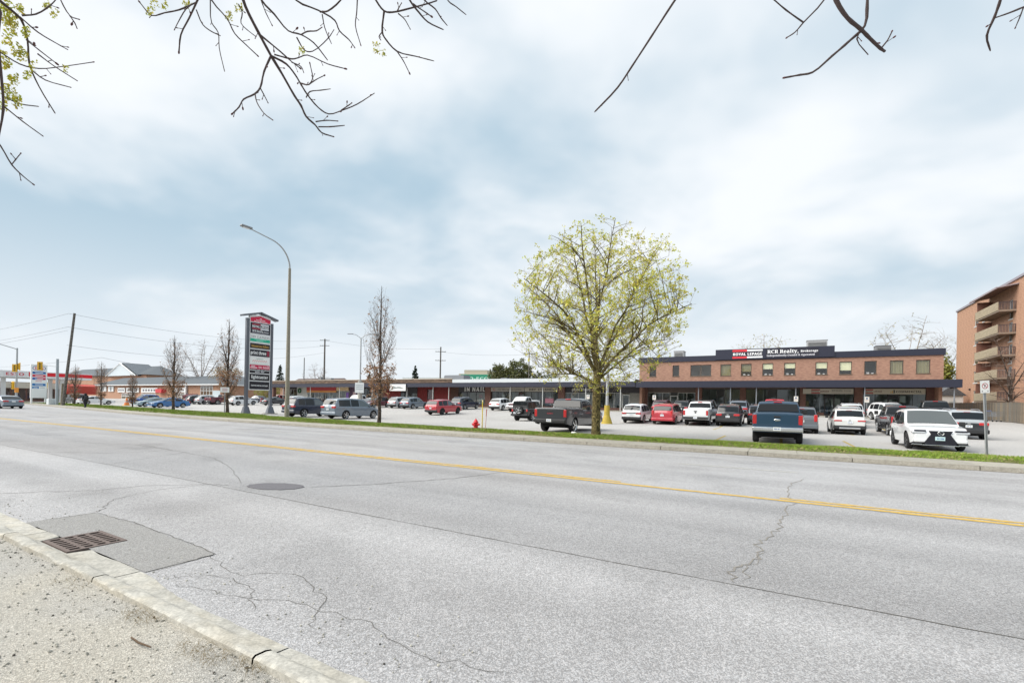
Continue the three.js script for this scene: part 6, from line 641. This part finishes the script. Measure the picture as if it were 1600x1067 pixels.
// limbs grow towards points of an ellipsoid crown; o: fork, top, center, rx, ry, limbs, second, third, fourth
function makeTree(name, label, x, y, D, o, group) {
  const f = rng(o.seed), t = thing(name, label, 'tree', x, y, D, o.ry || 0, group); const C0 = V(0, o.cy, 0), inE = p => ((p.x - C0.x) / o.rx) ** 2 + ((p.y - C0.y) / o.ry) ** 2 + ((p.z - C0.z) / o.rx) ** 2;
  const trunk = [], tw = [], tips = []; const tp = bend(V(0, -.1, 0), V(o.lean || 0, o.trunkTop, 0), f, o.twob ?? .02, 8); trunk.push(limb(tp, tp.map((_, i) => lerp(o.r, o.r * (o.trunkTaper ?? .72), i / 8) * (i === 0 ? 1.25 : 1)), 12)); 
  const L1 = []; for (let k = 0; k < o.limbs; k++) { const a = k / o.limbs * 6.283 * 2.4 + f() * .7, el = o.elev[0] + (o.elev[1] - o.elev[0]) * Math.pow((k + .5) / o.limbs, o.ePow ?? 1), h0 = o.limbFrom[0] + (o.limbFrom[1] - o.limbFrom[0]) * ((k + f() * .6) / o.limbs); const s = along(tp, clamp(h0 / o.trunkTop, 0, .999)); const dir = V(Math.cos(a) * Math.cos(el), Math.sin(el), Math.sin(a) * Math.cos(el)); let r = .1; const p = s.clone(); while (inE(p) < 1.0 || (p.y < o.cy - o.ry * .9 && r < 3)) { p.addScaledVector(dir, .1); r += .1; if (r > 30) break; if (inE(p) >= 1 && p.y > o.cy - o.ry) break; } p.addScaledVector(dir, -f() * .5); const P = bend(s, p, f, .07, 7, o.lift ?? .07); const r0 = o.r * (o.limbR ?? .42) * (.75 + f() * .4); trunk.push(limb(P, P.map((_, i) => lerp(r0, r0 * .18, Math.pow(i / 7, .8))), 7)); L1.push([P, r0]); }
  if (o.leader) { const P = bend(tp[8], V(o.lean || 0, o.cy + o.ry, 0), f, .02, 7); trunk.push(limb(P, P.map((_, i) => lerp(o.r * .62, .012, i / 7)), 7)); L1.push([P, o.r * .5]); }
  // finer wood grows towards points spread evenly through the crown, each from the nearest bough below it
  const S1 = [], cost = (q, p) => { const d = q.distanceTo(p), out = q.distanceTo(C0) > p.distanceTo(C0) ? .8 : 0, sag = q.y > p.y - d * (o.rise ?? -.1) ? .7 + d * .5 : 0; return d + out + sag; };
  for (const [P, r0] of L1) for (let i = 1; i <= 14; i++) { const u = .12 + .86 * i / 14; S1.push([along(P, u), r0 * (1 - u * .8)]); }
  const pick = (lo) => { for (;;) { const p = V(f() * 2 - 1, f() * 2 - 1, f() * 2 - 1); const l = p.length(); if (l < 1 && l > lo) return V(p.x * o.rx, p.y * o.ry, p.z * o.rx).multiplyScalar(.86 + .2 * f()).add(C0); } };
  const grow = (n, lo, src, maxL, n4, r1, out, wob) => { const L = []; for (let k = 0; k < n; k++) { const p = pick(lo); let best = null, bc = 1e9; for (const s of src) { const c = cost(s[0], p); if (c < bc) { bc = c; best = s; } } const s = best[0]; const d = s.distanceTo(p); if (d > maxL) p.lerp(s, 1 - maxL * (.6 + .4 * f()) / d); const Q = bend(s, p, f, wob, n4, .06); const r = Math.min(best[1] * .6, r1 * (.7 + .6 * f()) + .004 * d); out.push(limb(Q, Q.map((_, i) => lerp(r, Math.max(.004, r * .3), i / n4)), r1 > .01 ? 5 : 4, false)); L.push([Q, r]); } return L; };
  const H = o.cy + o.ry; const G2 = grow(o.second, .3, S1, o.l2[1] * 1.5, 5, .0030 * H * .9, trunk, .09); const S2 = S1.slice(); for (const [Q, r] of G2) for (const u of [.3, .5, .7, .85, 1]) S2.push([along(Q, u), r * (1 - u * .6)]);
  const G3 = grow(o.third, .25, S2, o.l3[1] * 1.3, 3, .0085 * (o.tw ?? 1), tw, .10); const L3 = G3.map(q => q[0]);
  for (let k = 0; k < o.fourth; k++) { const T = L3[Math.floor(f() * L3.length)], s = along(T, .2 + .8 * f()), e = s.clone().add(V(f() - .5, f() - .35, f() - .5).normalize().multiplyScalar(.12 + f() * (o.l4 ?? .28))); tw.push(limb([s, e], [.0045 * (o.tw ?? 1), .003 * (o.tw ?? 1)], 3, false)); tips.push(e); }
  mesh('trunk', trunk, o.bark || barkDark, t); stuff(mesh('twigs', tw, o.twig || twigM, t)); for (const T of L3) tips.push(T[3]);
  if (o.leaf) { let pts = tips.filter(p => o.keep ? o.keep(p, f) : true); const lm = mesh('foliage', leavesGeo(pts, f, o.perTip, o.leafSize, o.leafSpread ?? .06, .35), o.leaf, t); stuff(lm); }
  return t; }
// the big maple, just leafing out
makeTree('maple_tree', 'large spreading maple on the verge with small yellow green spring leaves', -7.77, .13, 21.7, { seed: 42, ry: 1.1, r: .225, trunkTop: 3.5, trunkTaper: .8, cy: 6.0, rx: 4.5, rise: .3, ry_: 0, ry2: 0, limbs: 15, elev: [-.02, 1.45], limbFrom: [2.5, 3.5], ePow: .7, limbR: .34, lift: .10, second: 330, third: 1900, fourth: 4600, l2: [.9, 2.2], l3: [.35, .9], up: .7, leaf: leafMat('spring', [.60, .575, .10]), perTip: 7, leafSize: .05, leafSpread: .09, bark: barkMoss, twig: M('maple_twig', { color: [.30, .25, .15], roughness: 1 }), keep: (p, f) => f() < (p.y > 5.2 ? .55 : p.y > 4 ? .36 : .26) * (.25 + 1.5 * sstep(.35, .62, fbm(p.x * 1.3 + 20, p.y * 1.3 + p.z * .9, 2))), ...{ ry: 4.3 } });
// upright pear-like verge trees, still bare, a few brown leaves low down
function columnar(label, x, D, h, w, sd, brown, r = .12) { makeTree('columnar_tree', label, x, .13, D, { seed: sd, r, trunkTop: h * .62, trunkTaper: .5, cy: h * .56, rx: w / 2, ry: h * .45, limbs: 30, elev: [.9, 1.40], limbFrom: [h * .10, h * .6], limbR: .24, lift: -.04, leader: true, second: 260, third: 800, fourth: 1400, rise: .75, l2: [.5, 1.4], l3: [.3, .7], up: 2.6, spread: .55, l4: .16, bark: barkDark, twig: twigM, leaf: leafMat('brown', [.36, .20, .115]), perTip: 4, leafSize: .055, leafSpread: .07, keep: (p, q) => q() < (p.y < h * brown ? .9 : .06) }, 'bare upright trees along the verge'); }
columnar('tallest bare upright tree beyond the grey minivan with brown leaves low down', -23.2, 22.5, 9.1, 2.3, 101, .42); columnar('bare upright tree next to the pylon sign', -47.6, 26.0, 9.3, 2.5, 102, .45, .15); columnar('bare upright tree beside the bright blue sedan', -61, 27.2, 8.6, 2.6, 103, .4, .15); columnar('small bare tree on the verge by the orange cone', -75, 28.6, 4.6, 1.3, 104, .3, .09); columnar('small bare tree on the verge past the walking person', -88.5, 29.8, 6.6, 1.9, 105, .3, .10); columnar('small bare tree on the verge near the leaning pole', -93, 28.2, 6.2, 1.8, 106, .3, .10);
// broad bare trees behind
function bare(label, x, y, D, h, w, sd, o = {}) { makeTree('bare_tree', label, x, y, D, { seed: sd, r: .02 * h, trunkTop: h * .3, cy: h * .58, rx: w / 2, ry: h * .44, limbs: 11, elev: [.35, 1.4], limbFrom: [h * .18, h * .3], second: 120, third: 420, fourth: 700, l2: [h * .1, h * .25], l3: [h * .05, h * .12], up: .9, l4: h * .05, tw: h / 4.5, bark: twigGrey, twig: twigGrey, ...o }); }
bare('broad bare tree behind the brick shops roof', -138, .9, 68, 17, 15, 201); bare('bare spreading tree behind the far end of the brick shops', -228, .9, 96, 13, 12, 202); bare('bare reddish tree behind the left of the shop strip', -125, 1, 95, 12, 9, 203, { twig: M('twig_red', { color: [.32, .22, .20], roughness: 1 }) }); bare('bare grey tree behind the office roof', 18.5, 1, 104, 17.5, 13, 204, { second: 60, third: 220, leaf: leafMat('haze_green', [.42, .36, .16]), perTip: 2, leafSize: .10, keep: (p, q) => q() < .3 }); bare('bare budding tree behind the middle of the office roof', -3.2, 1, 96, 14.4, 13, 205, { leaf: leafMat('bud_yellow', [.46, .40, .12]), perTip: 3, leafSize: .10, keep: (p, q) => q() < .6 }); bare('bare tree in front of the apartment block', 20.2, .9, 66.5, 9.4, 5, 206, { bark: barkDark, twig: twigM, second: 60, third: 240, fourth: 300 }); bare('bare tree between office and apartment block', 22.6, 1, 101, 14, 7, 207);
bare('russet leaved tree behind the pylon sign', -125, .9, 68, 9.6, 9, 208, { leaf: leafMat('russet', [.36, .25, .11]), perTip: 4, leafSize: .13, leafSpread: .3, keep: (p, q) => q() < .85 });
// full crowns far behind
function leafy(name, label, x, y, D, h, w, sd, mat, n = 5, dens = 1) { makeTree(name, label, x, y, D, { seed: sd, r: .022 * h, trunkTop: h * .35, cy: h * .56, rx: w / 2, ry: h * .46, limbs: 9, elev: [.1, 1.4], limbFrom: [h * .15, h * .33], second: 90, third: 500 * dens, fourth: 900 * dens, l2: [h * .12, h * .24], l3: [h * .06, h * .14], up: .8, l4: h * .06, tw: 2, leaf: mat, perTip: n, leafSize: h * .022, leafSpread: h * .035 }); }
const olive = leafMat('olive', [.115, .125, .028]), midG = leafMat('mid_green', [.10, .14, .035]), yel = leafMat('yellow_green', [.30, .30, .05]);
leafy('round_tree', 'round olive tree behind the dry cleaners roof', -63.8, 1.2, 104, 10.6, 7, 301, olive); leafy('round_tree', 'taller round olive tree behind the dry cleaners roof', -59, 1.2, 105, 12, 9, 302, olive); leafy('round_tree', 'low spreading olive tree behind the print shop roof', -53, 1.2, 108, 8.8, 12, 303, olive); leafy('round_tree', 'yellow green tree in the gap beside the apartment block', 21.1, 1, 99.5, 10, 6, 304, yel, 5); leafy('shrub', 'yellow green shrub seen under the pylon sign', -101, .9, 64, 4.2, 6, 305, yel, 4, .6); leafy('round_tree', 'green tree low behind the office corner', 20.6, 1, 100.5, 6, 6, 306, midG, 4, .8);
// spruces
function spruce(label, x, y, D, h, sd) { const f = rng(sd), t = thing('spruce_tree', label, 'tree', x, y, D); mesh('trunk', limb([V(0, 0, 0), V(0, h, 0)], [.2, .03], 7), barkDark, t); const g = []; for (let k = 0; k < 260; k++) { const u = Math.pow(f(), .7), yy = h * (.1 + .9 * (1 - u)) , a = f() * 6.28, l = (h - yy) * .24 + .15; const d = V(Math.cos(a), -.25 + f() * .2, Math.sin(a)); const e = V(0, yy, 0).addScaledVector(d, l); g.push(leavesGeo([0.35, .55, .75, 1].map(q => V(0, yy, 0).lerp(e, q)), f, 4, .20, .12, .3)); } stuff(mesh('foliage', g, leafMat('spruce', [.022, .045, .026]), t)); }
spruce('dark spruce behind the left end of the shop strip', -154, 1, 102, 13, 401); spruce('second dark spruce behind the pylon sign', -160, 1, 101, 11.5, 402); spruce('dark spruce behind the red panelled shop', -93, 1, 104, 11.2, 403); spruce('small spruce over the shop strip roof by the tall bare tree', -116, 1, 108, 9.5, 404);
// distant buildings beyond the roofs
{ const t = thing('distant_store', 'distant tan store with green sign above the shop strip roof', 'building', -79, 1, 118, .3); mesh('wall', [box(11, 9.3, 10, 0, 4.6, 0), box(7, 1.2, 9, -.5, 9.8, 0)], M('tan_wall', { color: [.52, .47, .37] }), t); mesh('sign', box(9.5, 2.2, .3, 0, 7.9, 5.15), M('green_sign', { color: [.02, .30, .19], roughness: .5 }), t); mesh('lettering', new THREE.PlaneGeometry(8.8, 1.6).translate(0, 7.9, 5.31), print(8.8, 1.6, 30, (x, w, h) => { x.fillStyle = '#2b9a78'; x.fillRect(0, 0, w, h); fit(x, 'GO-ECO', w * .5, h * .54, w * .86, h * .8, 'bold sans-serif', '#d8efe6'); }), t);
  const u = thing('distant_store', 'distant pale flat roofed building beyond the red panelled shop', 'building', -99, 1, 120, .2); mesh('wall', box(17, 8, 10, 0, 4, 0), M('pale_wall', { color: [.48, .47, .42] }), u); mesh('roof_edge', box(17.4, .6, 10.4, 0, 8.2, 0), GREYR, u);
  const h = thing('white_house', 'small white house in the gap beside the apartment block', 'house', 20.6, .9, 92, .3); mesh('wall', box(3, 3.2, 4, 0, 1.6, 0), M('house_white', { color: [.72, .72, .71] }), h); mesh('roof', extr([[-1.9, 0], [1.9, 0], [0, 1.5]], 4.4).translate(0, 3.2, -2.2), M('house_roof', { color: [.22, .23, .25], map: shingleMap }), h); mesh('window', box(.8, .8, .05, .2, 2.0, 2.02), SHOPG, h); }
// a line of far woods and roofs closing the street's horizon
{ const f = rng(505); const pts = []; for (let k = 0; k < 5200; k++) { const x = rr(-620, 420, f); const hgt = 5 + 5 * fbm(x * .03, 2, 3); pts.push(V(x, 1 + f() * hgt * (.3 + .7 * fbm(x * .11, 9, 2)), -(185 + f() * 40))); } const m = stuff(mesh('far_woods', leavesGeo(pts, f, 3, 1.1, 1.6, .4), leafMat('woods', [.13, .125, .075]))); tag(m, 'distant line of budding woods along the horizon', 'woods'); }

// trees on the near side of the street, out of view but mirrored in the office windows
for (let k = 0; k < 8; k++) { const n = ['tree on the near side of the street mirrored in the office windows']; makeTree('near_side_tree', 'leafy green ' + n[0], -50 + k * 10.5 + (k % 3) * 1.4, 0, -16 - (k % 2) * 5, { seed: 900 + k, r: .2, trunkTop: 3.2, cy: 5.8, rx: 4.2, ry: 4.4, limbs: 9, elev: [.1, 1.4], limbFrom: [2, 3.1], second: 60, third: 260, fourth: 360, l2: [1.2, 2.4], l3: [.6, 1.3], up: .8, l4: .6, tw: 2, leaf: midG, perTip: 6, leafSize: .24, leafSpread: .4 }, 'trees along the near side of the street'); }
// ---------------------------------------------------------------- the street tree overhead: its trunk stands on the shoulder behind, its lowest branches hang into view
{ const t = thing('street_tree', 'overhanging tree with thin dark budding branches reaching over the street', 'tree', -2.6, 0, -3.4); const f = rng(808);
  const cyaw = Math.cos(Math.PI / 6), syaw = Math.sin(Math.PI / 6); const at = (px, py, depth) => { const dx = px - 800, dy = py - 631, c = Math.cos(.02), s = Math.sin(.02); const u = (dx * c + dy * s) / 730 * depth, v = (-dx * s + dy * c) / 730 * depth; return V(cyaw * u - syaw * depth + 2.6, 1.65 - v, -(syaw * u + cyaw * depth) - 3.4); };
  const G = [], buds = [], fresh = [], cat = []; const sm = P => P.length > 2 ? new THREE.CatmullRomCurve3(P).getPoints((P.length - 1) * 3) : P;
  // [start depth, end depth, start radius px, end radius px, points]
  const br = (d0, d1, w0, w1, pts, bud = 1) => { const n = pts.length - 1; const P = sm(pts.map(([x, y], i) => at(x, y, lerp(d0, d1, i / n)))); const N = P.length - 1; const k = d0 / 730 * .5; G.push(limb(P, P.map((_, i) => lerp(w0, w1, i / N) * k * (.9 + .3 * f())), 6)); if (bud) buds.push([P[N], P[N].clone().sub(P[N - 1]).normalize()]); for (let i = 2; i < N; i += 4 + Math.floor(f() * 5)) { const d = P[i].clone().sub(P[i - 1]).normalize(), sd = V(f() - .5, f() - .5, f() - .5).cross(d).normalize().add(d.multiplyScalar(.6)).normalize(); const e = P[i].clone().addScaledVector(sd, .012 + f() * .03); G.push(limb([P[i], e], [.0022, .0016], 4)); buds.push([e, sd]); } return P; };
  const roots = [];
  const R0 = (...a) => { const P = br(...a); roots.push([P[0], a[2] * a[0] / 730 * .5, P[1]]); return P; };
  R0(2.6, 2.9, 6.5, 4, [[360, -60], [372, -25], [383, 10], [403, 50], [423, 87]], 0); br(2.9, 3.2, 4, 2, [[423, 87], [440, 115], [460, 150], [470, 165], [478, 182], [492, 195], [502, 207], [519, 213]]); br(2.9, 2.7, 3, 1.6, [[423, 87], [412, 112], [406, 137], [397, 147], [380, 155], [373, 167], [363, 177]]); br(2.8, 2.7, 2, 1.3, [[398, 147], [401, 160], [412, 177], [425, 187]]); br(2.8, 2.9, 1.8, 1.2, [[406, 137], [414, 152], [418, 160]]);
  br(2.9, 3.4, 3, 1.6, [[425, 88], [447, 100], [461, 117], [470, 132], [480, 148], [497, 168], [513, 178], [535, 172], [557, 163], [584, 146]]); br(3.1, 3.0, 2, 1.3, [[470, 130], [482, 132], [488, 122], [484, 100]]); br(3.05, 3.2, 1.8, 1.2, [[482, 132], [494, 124], [506, 118]]); br(3.2, 3.3, 2, 1.3, [[478, 152], [484, 143], [500, 141], [515, 139]]); br(3.3, 3.2, 1.8, 1.2, [[533, 172], [545, 164], [549, 161]]); br(3.1, 3.2, 2, 1.4, [[493, 190], [510, 188], [526, 189]]); br(3.1, 3.15, 2, 1.4, [[497, 198], [515, 198], [537, 196]]);
  br(2.75, 3.0, 2.6, 1.4, [[403, 52], [437, 80], [455, 96], [468, 106]]); br(2.9, 3.1, 2.2, 1.4, [[428, 85], [455, 92], [466, 90], [480, 86], [512, 100], [538, 107]]); br(3, 3.1, 1.8, 1.2, [[455, 97], [470, 104], [474, 113]]);
  R0(2.9, 3.2, 3, 1.6, [[394, -40], [408, 0], [428, 22], [450, 48], [470, 54], [490, 67], [510, 92]]); br(3.1, 3, 2, 1.3, [[470, 54], [480, 49], [494, 48], [502, 43]]); br(3.1, 3.3, 2, 1.3, [[463, 58], [475, 78], [488, 80], [512, 60], [521, 47]]); br(2.9, 3, 1.6, 1.2, [[408, 2], [415, 20], [424, 38]]);
  R0(3.1, 3.4, 3, 1.6, [[448, -30], [462, 0], [497, 16], [523, 32], [530, 48], [545, 62], [553, 73]]); br(3.2, 3.1, 2.4, 2.6, [[503, 18], [512, 17], [532, 0], [548, -30]], 0); br(3.2, 3.3, 1.8, 1.2, [[503, 22], [507, 43], [517, 67]]); R0(3.0, 3.2, 2.4, 1.4, [[560, -40], [558, 0], [557, 20], [555, 40], [563, 69]]);
  R0(3.2, 3.4, 3, 2, [[570, -40], [587, 0], [600, 17], [613, 19], [640, 13], [670, 5], [682, 1]]); br(3.3, 3.6, 3, 1.5, [[600, 17], [597, 50], [603, 62], [620, 80], [650, 88], [677, 95]]); br(3.45, 3.5, 1.8, 1.2, [[620, 80], [630, 95], [639, 113]]); br(3.3, 3.4, 1.8, 1.2, [[622, 21], [632, 30], [640, 44]]); br(3.3, 3.2, 1.8, 1.2, [[620, 18], [624, 10], [627, 5]]); br(3.3, 3.35, 1.8, 1.3, [[597, 50], [592, 57], [595, 63]], 0);
  R0(3.2, 3.4, 3, 1.8, [[625, -40], [640, 0], [655, 20], [668, 34], [692, 46]]); br(3.2, 3.3, 2.4, 1.4, [[645, 6], [660, 16], [673, 25]]); R0(3.3, 3.4, 2.4, 1.4, [[650, -30], [663, 0], [680, 14], [689, 28], [698, 39]]); R0(3.3, 3.4, 2, 1.4, [[690, -30], [700, 1], [712, 10], [727, 22]]);
  R0(2.8, 3.0, 3, 2.2, [[330, -50], [308, 0], [295, 28], [282, 54], [279, 80]]); br(2.9, 3, 2, 1.3, [[306, 15], [316, 38], [328, 48], [342, 55]]); br(2.9, 2.8, 2.2, 1.4, [[305, 4], [280, 15], [256, 20], [236, 24], [218, 4]]); R0(2.8, 3.0, 2.2, 1.5, [[318, -40], [330, 0], [355, 30], [366, 52], [384, 70], [401, 86]]); R0(2.8, 3.0, 2, 1.3, [[326, -40], [328, 0], [330, 35], [340, 50], [342, 75], [350, 110]]); br(2.8, 2.9, 1.8, 1.2, [[372, 6], [378, 20], [376, 36], [390, 50], [398, 56]]); br(2.85, 2.8, 1.8, 1.2, [[300, 6], [290, 14], [278, 34], [272, 46]]);
  R0(2.4, 2.7, 4.5, 1.8, [[-30, -30], [0, 2], [22, 20], [33, 32], [42, 62], [45, 100], [60, 135], [84, 175]]); br(2.5, 2.6, 2.4, 1.3, [[33, 24], [55, 22], [78, 8], [92, -8]], 0); br(2.5, 2.7, 2.2, 1.3, [[30, 26], [58, 50], [88, 68], [104, 77]]); br(2.55, 2.7, 2, 1.3, [[40, 62], [60, 78], [86, 98]]); R0(2.4, 2.8, 2.2, 1.4, [[-30, 66], [0, 82], [30, 100], [60, 107], [95, 104], [144, 97]]); br(2.6, 2.8, 2, 1.3, [[47, 108], [70, 125], [108, 136]]); br(2.6, 2.75, 2, 1.3, [[58, 84], [82, 102], [118, 125]]); R0(2.6, 2.8, 2.2, 1.4, [[86, -30], [94, 0], [108, 24], [122, 30]]); br(2.7, 2.75, 1.8, 1.2, [[108, 24], [116, 36], [119, 43]]); R0(2.4, 2.5, 4.6, 2.6, [[-6, 60], [2, 130], [4, 172], [-4, 216]], 0); br(2.5, 2.6, 2, 1.3, [[4, 165], [35, 190], [64, 211]]); br(2.5, 2.6, 1.8, 1.3, [[3, 150], [30, 162], [57, 166]]); R0(2.4, 2.6, 2.4, 1.5, [[-30, 190], [0, 228], [18, 258], [35, 275], [50, 287]]); br(2.5, 2.55, 1.6, 1.1, [[18, 256], [26, 246], [31, 240]]);
  R0(2.6, 3.0, 3.4, 2.6, [[1090, -50], [1055, 0], [1018, 57], [988, 103], [965, 137], [930, 174]]); R0(2.8, 3.0, 2.6, 1.8, [[1300, -30], [1288, 0], [1256, 35], [1243, 50], [1231, 58]]); br(2.9, 2.8, 2.4, 1.8, [[1256, 35], [1228, 15], [1206, -4]], 0); R0(2.6, 2.7, 6.5, 4, [[1296, -40], [1307, 0], [1325, 28], [1345, 45], [1360, 60], [1377, 76], [1383, 80]]); R0(2.6, 2.8, 5, 2.4, [[1362, -40], [1356, 0], [1352, 40], [1330, 62], [1300, 88], [1270, 113], [1250, 117], [1228, 121]]); br(2.7, 2.7, 2.4, 1.8, [[1377, 76], [1388, 62], [1394, 50]]); br(2.65, 2.7, 2, 1.4, [[1345, 47], [1340, 62], [1356, 84]]); R0(2.6, 2.8, 5, 2.4, [[1572, -40], [1564, 0], [1555, 26], [1543, 55], [1548, 78]]); R0(2.6, 2.7, 3, 2, [[1640, -6], [1600, 11], [1578, 20], [1555, 28]], 0); br(2.65, 2.7, 2, 1.4, [[1600, 12], [1594, 28], [1588, 42]]);
  // boughs out of view carry them back to the trunk
  const boughs = [[V(0, 4.0, 0), V(.3, 4.9, -1.0), at(150, -330, 2.0), at(340, -190, 2.6), at(520, -140, 2.95), at(680, -150, 3.2)], [V(0, 4.2, 0), V(1.4, 5.2, -.8), at(1000, -420, 1.7), at(1110, -180, 2.4), at(1330, -150, 2.6), at(1600, -190, 2.6)], [V(0, 3.8, 0), V(-.6, 4.6, -1.2), at(-250, -240, 1.9), at(-170, -60, 2.2), at(-120, 60, 2.3)]].map(P => { const Q = new THREE.CatmullRomCurve3(P).getPoints(18); G.push(limb(Q, Q.map((_, i) => lerp(.075, .016, i / 18)), 8)); return Q; });
  for (const [p, r, q0] of roots) { let best = null, bd = 1e9; for (const Q of boughs) for (const q of Q) { const d = q.distanceTo(p) + (q.y < p.y ? 3 : 0); if (d < bd) { bd = d; best = q; } } const up = p.clone().sub(q0 || p).setY(Math.abs((q0 || p).y - p.y) + .3).normalize(); G.push(limb(new THREE.CatmullRomCurve3([p, p.clone().addScaledVector(up, .18), p.clone().lerp(best, .6).add(V(0, .05, 0)), best]).getPoints(9), Array.from({ length: 10 }, (_, i) => lerp(r, r * 1.9, i / 9)), 6)); }
  mesh('trunk', limb([V(0, -.1, 0), V(.05, 1.2, 0), V(-.03, 2.6, .02), V(0, 4.3, 0), V(-.3, 7, .4)], [.30, .24, .22, .18, .10], 14), M('maple_bark', { color: [.22, .17, .14], map: barkMap, bumpMap: barkBump, bumpScale: .02, roughness: 1 }), t);
  mesh('branches', G, M('branch_bark', { color: [.085, .060, .058], roughness: .9 }), t);
  const bg = []; for (const [p, d] of buds) { const s = .0026 + f() * f() * .0045; bg.push(mergeVertices(new THREE.SphereGeometry(1, 6, 5)).scale(s, s * 1.9, s).applyQuaternion(new THREE.Quaternion().setFromUnitVectors(V(0, 1, 0), d)).translate(p.x + d.x * s, p.y + d.y * s, p.z + d.z * s)); } stuff(mesh('buds', bg, M('bud', { color: [.12, .05, .05], roughness: .8 }), t));
  // opening flower tassels: tight yellow-green clusters
  const cl = [[472, 78, 3.1, 1], [590, 75, 3.35, 1.6], [598, 80, 3.35, 1], [8, 24, 2.5, 3], [14, 42, 2.5, 3.2], [20, 30, 2.55, 2.4], [3, 90, 2.5, 2], [24, 78, 2.5, 2.6], [34, 86, 2.5, 2], [10, 100, 2.5, 2], [22, 124, 2.5, 2.2], [6, 140, 2.5, 2.4], [16, 148, 2.5, 2.2], [28, 158, 2.5, 1.8], [2, 162, 2.5, 1.8], [52, 104, 2.6, 1.2], [42, 118, 2.6, 1.4], [40, 50, 2.5, 1.6], [12, 60, 2.5, 2], [72, 8, 2.6, 1.2], [242, 4, 2.8, 1], [233, 17, 2.8, 1.2], [357, 25, 2.9, 1.2], [372, 12, 2.9, 1], [102, 106, 2.7, .7], [85, 20, 2.6, .8], [6, 8, 2.5, 2.4], [28, 14, 2.5, 1.6], [292, 6, 2.9, 1.1], [255, 8, 2.8, .8]];
  const pts = []; for (const [x, y, d, s] of cl) for (let k = 0; k < 9 * s; k++) pts.push(at(x + (f() - .5) * 10 * Math.sqrt(s), y + (f() - .5) * 12 * Math.sqrt(s), d + (f() - .5) * .06)); stuff(mesh('blossom', leavesGeo(pts, f, 4, .0075, .009, .4), leafMat('blossom', [.46, .44, .045]), t)); }
renderer.render(scene, camera);
